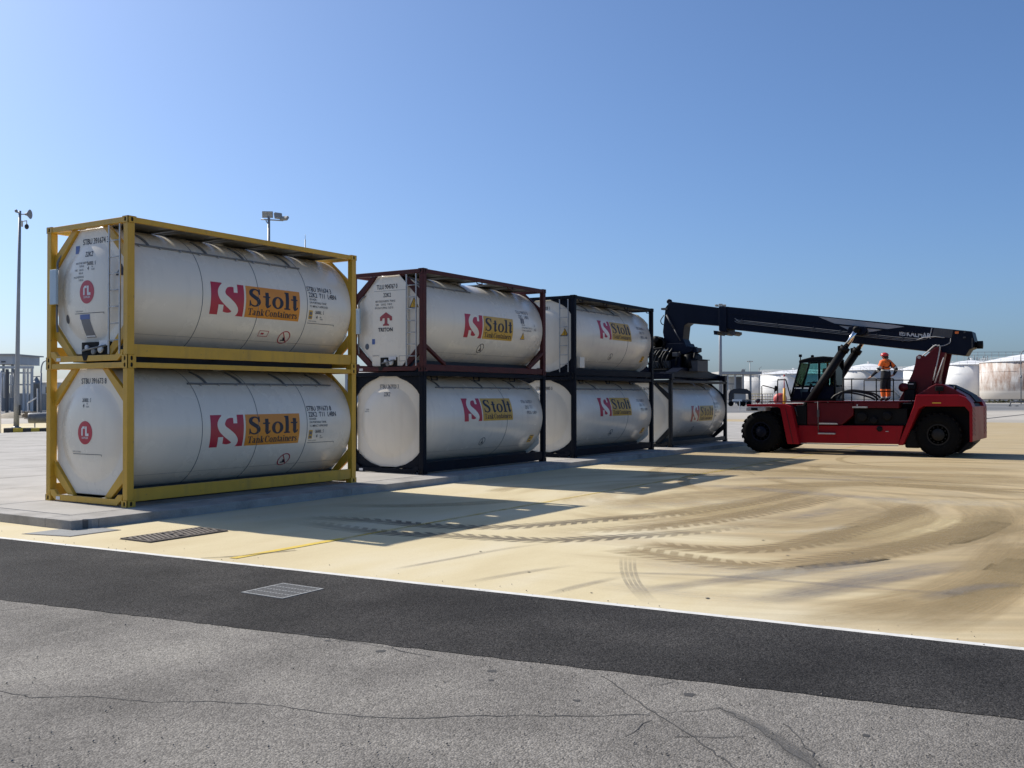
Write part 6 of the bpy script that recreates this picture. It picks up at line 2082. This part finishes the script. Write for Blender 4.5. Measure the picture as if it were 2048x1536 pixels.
MB().tube([Vector((c_.x, c_.y, z_))-RTH*.7, Vector((c_.x, c_.y, z_))+RTH*.75], .06, 6).build('cross_arm', 'mast_grey', r_, off=c_)
r_, c_, z_ = lamp_mast(1500, 724, 345, 'small far light mast with two lamps left of the cab', [(-.75, .1, .6, .35, .2, 0), (.75, .1, .6, .35, .2, 0), (0, .2, .4, .4, 0, 0)], .16, .12)
for dz, w in ((0, 1.0), (-3.6, 1.3)):
    MB().tube([Vector((c_.x, c_.y, z_+dz))-RTH*w, Vector((c_.x, c_.y, z_+dz))+RTH*w], .10, 6).build('cross_arm', 'far_steel', r_, off=c_)
c_ = spot(2042, 240)
r_ = thing('street_lamp', c_, 'street lamp with curved arm in front of the rusty tank', 'street lamp')
zt = zpx(706, 240)
MB().tube([c_, (c_.x, c_.y, zt-.8)]+catmull([Vector((c_.x, c_.y, zt-.8)), Vector((c_.x, c_.y, zt))+RTH*.25, Vector((c_.x, c_.y, zt+.5))+RTH*.9, Vector((c_.x, c_.y, zt+.6))+RTH*1.8], 4), .11, 8).build('pole', 'far_steel', r_, off=c_)
MB().tube([(c_.x, c_.y, zpx(757, 240)), (c_.x, c_.y, zpx(752, 240))], .22, 8).build('junction_box', 'far_steel', r_, off=c_)
MB().sphere(Vector((c_.x, c_.y, zt+.6))+RTH*2.0, .4, .4, .12, 10, 6).build('lamp_head', 'far_pale_steel', r_, off=c_)
c_ = spot(1688, 300)
r_ = thing('slim_pole', c_, 'slim pole in front of the grey storage tank', 'pole')
MB().tube([c_, (c_.x, c_.y, zpx(735, 300))], [.14, .09], 8).tube([(c_.x, c_.y, zpx(737, 300)), Vector((c_.x, c_.y, zpx(733, 300)))+RTH*.9], .07, 6).build('pole', 'far_steel', r_, off=c_)
c_ = spot(1518, 300)
r_ = thing('slim_pole', c_, 'slim pole in front of the tank left of the cab', 'pole')
MB().tube([c_, (c_.x, c_.y, zpx(738, 300))], [.16, .12], 8).tube([(c_.x, c_.y, zpx(738, 300)), Vector((c_.x, c_.y, zpx(734, 300)))+RTH*.8], .07, 6).build('pole', 'far_steel', r_, off=c_)
c_ = spot(610, 85)
r_ = thing('antenna_mast', c_, 'thin antenna mast rising behind the yellow top rail', 'antenna')
MB().tube([c_, (c_.x, c_.y, zpx(478, 85))], [.12, .045], 8).build('pole', 'mast_grey', r_, off=c_)
MB().tube([(c_.x, c_.y, zpx(478, 85)), (c_.x, c_.y, zpx(468, 85))], .018, 6).build('whip', 'mast_grey', r_, off=c_)

# concrete canopy building left of the tanks
D_ = 262
c_ = spot(1488, D_)
r_ = thing('canopy_building', c_, 'open concrete canopy building behind the lone container', 'building')
cbox(MB(), 1438, 1524, zpx(749, D_), zpx(743.5, D_), D_, 14).build('roof', 'far_concrete', r_, off=c_)
for px in (1454, 1469, 1485, 1500):
    cbox(MB(), px, px+3.2, GZ, zpx(749, D_), D_+.4, .5).build('column', 'far_concrete', r_, off=c_)
cbox(MB(), 1440, 1484, GZ, zpx(752, D_), D_+9, .4).build('back_wall', 'far_pale_steel', r_, off=c_)
cbox(MB(), 1472, 1484, GZ, zpx(754, D_), D_+3, .3).build('shutter', 'far_dark', r_, off=c_)
cbox(MB(), 1448, 1470, zpx(770, D_), zpx(766, D_), D_+2, .4).build('lintel', 'far_concrete', r_, off=c_)
for px in (1458, 1461, 1464):
    cbox(MB(), px, px+1.2, GZ, zpx(757, D_), D_+5, .4).build('pipe_run', 'far_pale_steel', r_, off=c_)
m = MB()
for k in range(4):
    m.tube([spot(1483+k*2, D_+4, zpx(743, D_)), spot(1484+k*2, D_+4, zpx(738-k % 2, D_))], .12, 6)
m.build('roof_vents', 'far_steel', r_, off=c_)

# parked truck, red vessel, orange stand, rail and small signs beyond the yard
D_ = 200
c_ = spot(1480, D_)
tr = thing('parked_truck', c_, 'dark parked truck seen behind the right end of the lone container', 'truck')
cbox(MB(), 1457, 1503, GZ+.75, GZ+1.25, D_, 2.4).build('chassis', 'far_dark', tr, off=c_)
cbox(MB(), 1459, 1476, GZ+1.25, zpx(781, D_), D_+.1, 2.3).build('cab', 'far_dark', tr, off=c_, bevel=.2)
cbox(MB(), 1461, 1472, GZ+1.9, zpx(783, D_), D_+.04, .05).build('side_window', 'far_window', tr, off=c_)
cbox(MB(), 1468, 1492, GZ+1.25, zpx(784, D_), D_-.1, 2.4).build('body', 'far_concrete', tr, off=c_, bevel=.15)
cov = [(1457, 1.3), (1457, 2.5), (1460, 3.1), (1466, 3.5), (1480, 3.62), (1494, 3.5), (1501, 3.0), (1503, 2.4), (1503, 1.3), (1497, 1.3), (1496, 2.5), (1466, 2.6), (1465, 1.3)]
fr_ = [spot(px, D_-.25, GZ+z) for px, z in cov]
bk_ = [spot(px, D_+2.5, GZ+z) for px, z in cov]
n_c = len(cov)
MB().add(fr_+bk_, [tuple(range(n_c)), tuple(range(2*n_c-1, n_c-1, -1))]+[(i, (i+1) % n_c, n_c+(i+1) % n_c, n_c+i) for i in range(n_c)]).build('tarpaulin', 'truck_cover', tr, off=c_)
for px in (1462, 1480, 1487, 1498):
    p = spot(px, D_-.05, GZ+.52)
    m = MB()
    M_ = Matrix.Translation(p) @ Matrix.Rotation(math.atan2(FWH.y, FWH.x), 4, 'Z')
    q = MB().lathe([(0, .2), (0, .5), (.06, .52), (.30, .52), (.34, .45)], (0, 0, 0), 'x', 18)
    q.v = [tuple(M_ @ Vector(v)) for v in q.v]
    q.build('wheel', 'rubber', tr, off=c_)
c_ = spot(1480, 150)
sg = thing('white_signboard', c_, 'small white signboard on a post in front of the parked truck', 'sign')
cbox(MB(), 1465, 1484, zpx(803, 150), zpx(799, 150), 150, .05).build('board', 'storage_white', sg, off=c_)
cbox(MB(), 1478.6, 1480.2, GZ, zpx(799, 150), 150.06, .1).build('post', 'far_pale_steel', sg, off=c_)
c_ = spot(1559, 200)
vs = thing('red_vessel', c_, 'faded red round vessel beyond the front of the machine', 'vessel')
p0, p1 = spot(1559, 199, GZ+1.45), spot(1562, 206, GZ+1.45)
d_ = (p1-p0).normalized()
MB().tube([p0-d_*.5, p0-d_*.35, p0, p1, p1+d_*.4], [.35, .85, 1.22, 1.22, .5], 24).build('shell', 'drum_red', vs, off=c_)
for q in (p0, p1):
    MB().box(q.x-.5, q.x+.5, q.y-.5, q.y+.5, GZ, GZ+.7).build('saddle', 'far_concrete', vs, off=c_)
c_ = spot(1568.5, 150)
ob_ = thing('orange_post', c_, 'orange post with a yellow foot beyond the front of the machine', 'post')
MB().tube([c_, (c_.x, c_.y, zpx(777, 150))], .21, 10).build('post', 'bollard_orange', ob_, off=c_)
MB().tube([(c_.x, c_.y, zpx(777, 150)), (c_.x, c_.y, zpx(757, 150))], [.10, .05], 8).sphere((c_.x, c_.y, zpx(752, 150)), .16, n=8, m=6).build('mast', 'drum_red', ob_, off=c_)
c_ = spot(1512, 210)
gr_ = thing('guard_railing', c_, 'pale yellow guard railing between the truck and the white tank', 'railing')
m = MB()
for z in (GZ+1.3, GZ+1.9, GZ+2.5):
    m.tube([spot(1500, 210, z), spot(1545, 210, z)], .07, 6)
m.build('rails', 'kerb_yellow', gr_, off=c_)
for px in range(1500, 1546, 5):
    MB().tube([spot(px, 210, GZ), spot(px, 210, GZ+2.5)], .07, 6).build('post', 'far_pale_steel', gr_, off=c_)
pb = spot(2035, 262)
pr = thing('pipe_barrier', spot(2035, 195), 'low pipe barrier with feet on the far road at the right edge', 'barrier')
o_ = spot(2035, 195)
MB().tube([spot(2020, 195, GZ+.9), spot(2060, 195, GZ+.95)], .12, 8).tube([spot(2022, 195, GZ+.9), spot(2019, 195, GZ+.12)], .12, 8).build('pipe', 'far_dark', pr, off=o_)
for px in (2020, 2034):
    cbox(MB(), px-3, px+3, GZ, GZ+.14, 194.5, 1.0).build('foot', 'far_dark', pr, off=o_)

# far road strips on the right and left
fr = sheet('far_road', [tuple(spot(px, D)[:2]) for px, D in ((1300, 120), (2300, 150), (2300, 262), (1300, 262))], GZ-0.006, 'far_road')
for D0, w in ((131, .5), (167, .6), (215, .7)):
    ribbon('kerb_line', [tuple(spot(px, D0)[:2]) for px in (1440, 1800, 2160)], w, GZ+.01, 'joint_dark', fr, smooth=False)
ribbon('joint_line', [tuple(on_z(*p)[:2]) for p in [(1900, 845), (1964, 838), (2048, 829), (2150, 818)]], .38, GZ+.0069, 'crack_dark', yard, smooth=False)
lr = sheet('far_road', [tuple(spot(px, D)[:2]) for px, D in ((-400, 105), (1050, 105), (1050, 230), (-400, 230))], GZ-0.006, 'far_road')
ribbon('kerb_line', [tuple(spot(px, 112)[:2]) for px in (-300, 300, 900)], .35, GZ+.01, 'joint_dark', lr, smooth=False)
ribbon('kerb_line', [tuple(spot(px, 170)[:2]) for px in (-300, 300, 900)], 1.6, GZ+.01, 'joint_dark', lr, smooth=False)

# ------------------------------------------------------------------ left side
D_ = 57.0
isl = thing('traffic_island', spot(52, D_), 'black and yellow painted kerb island at the foot of the camera mast', 'kerb island')
o_ = spot(52, D_)
e_ = [7, 26, 46, 62, 79, 97, 114]
for k, (a, b) in enumerate(zip(e_, e_[1:])):
    cbox(MB(), a+.15, b-.15, GZ, GZ+.30, D_, .9).build('kerb_block', ('kerb_black', 'kerb_yellow')[k % 2], isl, off=o_, bevel=.02)
ms = thing('camera_mast', spot(33, D_+.45, GZ+.30), 'tapered grey mast with loudspeaker and camera at the left edge', 'camera mast')
o_ = spot(33, D_+.45, GZ+.30)
zt = zpx(417, D_)
top = spot(38, D_+.45, zt)
MB().tube([o_, o_+(top-o_)*.12, o_+(top-o_)*.3, o_+(top-o_)*.6, top], [.155, .145, .125, .10, .075], 16).build('pole', 'mast_grey', ms, off=o_)
MB().lathe([(0, .26), (.04, .26), (.05, .16), (.12, .15)], o_, 'z', 16).build('base_flange', 'mast_grey', ms, off=o_)
cbox(MB(), 37.5, 40.6, zpx(830, D_), zpx(809, D_), D_+.27, .08).build('hatch', 'kerb_black', ms, off=o_)
MB().tube([top+Vector((0, 0, -.2)), top+RTH*.35+Vector((0, 0, -.2))], .03, 6).tube([top+RTH*.3+Vector((0, 0, -.2)), top+RTH*.42+Vector((0, 0, -.2)), top+RTH*.60+Vector((0, 0, -.2))], [.06, .09, .28], 14).build('loudspeaker', 'far_steel', ms, off=o_)
MB().tube([top-RTH*.25+Vector((0, 0, -.05)), top+Vector((0, 0, -.12))], .05, 6).sphere(top-RTH*.22, .09, n=8, m=6).build('floodlight', 'far_steel', ms, off=o_)
cm = top+RTH*.40+Vector((0, 0, -.80))
MB().tube([top+RTH*.05+Vector((0, 0, -.62)), top+RTH*.40+Vector((0, 0, -.58)), cm], .035, 6).build('camera_bracket', 'far_pale_steel', ms, off=o_)
MB().sphere(cm-Vector((0, 0, .12)), .12, .12, .16, 14, 9).build('camera_dome', 'kerb_black', ms, off=o_)
cbox(MB(), 40, 42.5, zpx(449, D_), zpx(437, D_), D_+.4, .12).build('junction_box', 'far_pale_steel', ms, off=o_)
D_ = 59
wt = thing('steel_drum', spot(80, D_), 'grey horizontal steel drum on legs behind the kerb island', 'drum')
o_ = spot(80, D_)
zc = zpx(835, D_)
A_ = spot(57, D_, zc)
dd = (RTH*.93+FWH*.36).normalized()
MB().tube([A_, A_+dd*.05, A_+dd*2.6], [.29, .31, .31], 28).build('shell', 'pipe_grey', wt, off=o_)
MB().tube([A_-dd*.012, A_+dd*.01], .27, 24).build('end_cap', 'mast_grey', wt, off=o_)
for q in (.35, 1.0, 2.2):
    MB().tube([A_+dd*q+Vector((0, 0, -.28)), Vector((*(A_+dd*q)[:2], GZ))], .035, 8).build('leg', 'mast_grey', wt, off=o_)
wp = thing('white_post', spot(0.5, 55.5), 'white post at the left edge of the picture', 'post')
o_ = spot(0.5, 55.5)
MB().tube([o_, (o_.x, o_.y, zpx(744, 55.5))], .055, 10).build('pole', 'storage_white', wp, off=o_)
MB().tube([(o_.x, o_.y, GZ), (o_.x, o_.y, GZ+.05)], .14, 12).build('foot', 'mast_grey', wp, off=o_)
D_ = 92
pp_ = thing('timber_pile', spot(62, D_), 'pile of brown timber planks on the ground left of the yellow stack', 'timber pile')
o_ = spot(62, D_)
rnd = random.Random(9)
for k in range(16):
    z = GZ+.10+.115*(k//3)
    a = rnd.uniform(42, 56)
    cbox(MB(), a, a+rnd.uniform(18, 32), z-.05, z+.05, D_+.5*(k % 3)+rnd.uniform(-.1, .1), .35).build('plank', 'plank_brown', pp_, off=o_)
sd = tag(MB().lathe([(GZ-.05, 2.2), (GZ+.22, 1.6), (GZ+.45, .9), (GZ+.56, .3), (GZ+.6, .01)], (*spot(30, 98)[:2], 0), 'z', 20, caps=False).build('sand_heap', 'sand'), 'low heap of brown sand behind the mast foot', 'sand heap')
D_ = 128
rk = thing('pipe_rack', spot(30, D_), 'grey steel pipe rack with columns behind the camera mast', 'pipe rack')
o_ = spot(30, D_)
for a, b, y0, y1, q in ((-30, 64, 736, 731, 0), (-30, 58, 745, 742, 3)):
    cbox(MB(), a, b, zpx(y0, D_), zpx(y1, D_), D_+q, .5).build('beam', 'far_pale_steel', rk, off=o_)
for px, w in ((45, 3.5), (53, 2.4), (60.5, 3.2), (-8, 3)):
    cbox(MB(), px, px+w, GZ, zpx(735, D_), D_+.6, .4).build('column', 'far_pale_steel', rk, off=o_)
for px, w in ((10.5, 3.2), (27, 2)):
    cbox(MB(), px, px+w, GZ, zpx(736, D_), D_+2.5, .5).build('column', 'far_dark', rk, off=o_)
m = MB()
for k in range(6):
    px = 2+k*6.6
    m.tube([spot(px, D_+5, zpx(795, D_)), spot(px, D_+5, zpx(738+(k*7) % 12, D_))], .12+.05*(k % 3), 8)
m.build('riser_pipes', 'far_pale_steel', rk, off=o_)
cbox(MB(), 12, 62, zpx(769, D_), zpx(766, D_), D_+4, .3).build('handrail', 'far_pale_steel', rk, off=o_)
ac = thing('equipment_housing', spot(0, 140, GZ), 'pale grey housing raised above the pipe rack at the left edge', 'equipment housing')
o_ = spot(0, 140)
cbox(MB(), -30, 25, zpx(727, 140), zpx(709, 140), 140, 8).build('body', 'far_pale_steel', ac, off=o_)
cbox(MB(), -31, 27, zpx(709, 140), zpx(706.5, 140), 139.6, 9).build('roof', 'far_concrete', ac, off=o_)
for px in (-25, 4, 22):
    cbox(MB(), px, px+2.5, GZ, zpx(727, 140), 141, .4).build('leg', 'far_steel', ac, off=o_)
cbox(MB(), 2, 10, zpx(724, 140), zpx(721, 140), 139.9, .1).build('louvre', 'far_dark', ac, off=o_)
D_ = 150
pw = thing('plant_wall', spot(70, D_), 'long low grey plant wall behind the pipe rack', 'wall')
o_ = spot(70, D_)
cbox(MB(), -40, 120, GZ, zpx(787, D_), D_, 1.0).build('wall', 'far_concrete', pw, off=o_)
cbox(MB(), -40, 120, zpx(787, D_), zpx(785.5, D_), D_-.1, 1.2).build('coping', 'far_pale_steel', pw, off=o_)
for px in range(8, 120, 12):
    cbox(MB(), px, px+1.5, GZ, zpx(788, D_), D_-.25, .24).build('pilaster', 'far_steel', pw, off=o_)
vsl = thing('process_vessel', spot(73, 138), 'small process vessel with valves beside the pipe rack', 'vessel')
o_ = spot(73, 138)
MB().lathe([(GZ, .5), (zpx(769, 138), .5), (zpx(768, 138), .75), (zpx(764, 138), .78), (zpx(763, 138), .45), (zpx(758, 138), .3), (zpx(752, 138), .05)], (o_.x, o_.y, 0), 'z', 16).build('shell', 'far_steel', vsl, off=o_)
MB().tube([spot(66, 138, zpx(752, 138)), spot(81, 138, zpx(752, 138))], .07, 6).tube([spot(66, 138, zpx(752, 138)), spot(65, 138, zpx(758, 138)), spot(68, 138, zpx(766, 138))], .07, 6).tube([spot(81, 138, zpx(752, 138)), spot(80, 138, zpx(764, 138))], .07, 6).build('valve_gear', 'far_steel', vsl, off=o_)
c_ = spot(82, 110)
r_ = thing('street_lamp', c_, 'street lamp with curved neck just left of the yellow stack', 'street lamp')
MB().tube([c_, Vector((c_.x, c_.y, zpx(750, 110)))]+catmull([Vector((c_.x, c_.y, zpx(742, 110))), spot(83, 110, zpx(732, 110)), spot(86, 110, zpx(724, 110)), spot(92, 110, zpx(720, 110)), spot(100, 110, zpx(719, 110))], 4), .075, 8).build('pole', 'mast_grey', r_, off=c_)
MB().tube([(c_.x, c_.y, GZ), (c_.x, c_.y, zpx(745, 110))], [.13, .10], 8).build('sleeve', 'mast_grey', r_, off=c_)
MB().sphere(spot(104, 110, zpx(719, 110)), .3, .3, .1, 10, 6).build('lamp_head', 'far_pale_steel', r_, off=c_)


def shed(px0, px1, yeave, yridge, D, dep, label, mats=('far_pale_steel', 'far_concrete'), nwin=4):
    o = spot((px0+px1)/2, D)
    root = thing('plant_building', o, label, 'building')
    ze, zr = zpx(yeave, D), zpx(yridge, D)
    cbox(MB(), px0, px1, GZ, ze, D, dep).build('wall', mats[0], root, off=o)
    a, b = (px0-1024)/F_PX*D, (px1-1024)/F_PX*D
    q = lambda lat, d, z: Vector((*(CAM+RTH*lat+FWH*d)[:2], z))
    MB().add([q(a-.4, D-.4, ze), q(b+.4, D-.4, ze), q(b+.4, D+dep+.4, ze), q(a-.4, D+dep+.4, ze), q(a-.4, D+dep/2, zr), q(b+.4, D+dep/2, zr)],
             [(0, 1, 5, 4), (2, 3, 4, 5), (0, 4, 3), (1, 2, 5), (0, 3, 2, 1)]).build('roof', mats[1], root, off=o)
    w = (px1-px0)/nwin
    for k in range(nwin):
        x = px0+w*(k+.25)
        f = cbox(MB(), x, x+w*.5, ze-(ze-GZ)*.5, ze-(ze-GZ)*.15, D-.06, .05).build('window', 'far_steel', root, off=o)
        cbox(MB(), x+w*.04, x+w*.46, ze-(ze-GZ)*.48, ze-(ze-GZ)*.17, D-.08, .015).build('pane', 'far_window', f, off=o)
    return root


shed(84, 190, 764, 755, 155, 14, 'grey plant building with a pitched roof seen through the yellow frame')
shed(690, 800, 748, 738, 190, 20, 'pale plant building glimpsed between the first and second stacks', nwin=6)
dr = thing('diagonal_stay', spot(75, 100), 'pale sloping stay pipe on a post left of the yellow stack', 'stay')
o_ = spot(75, 100)
MB().tube([spot(75, 100, GZ), spot(75, 100, zpx(776, 100))], .07, 8).tube([spot(56, 100, zpx(805, 100)), spot(74, 100, zpx(794, 100))], .06, 8).tube([spot(56, 100, zpx(805, 100)), spot(56, 100, GZ)], .06, 8).build('pipes', 'far_pale_steel', dr, off=o_)
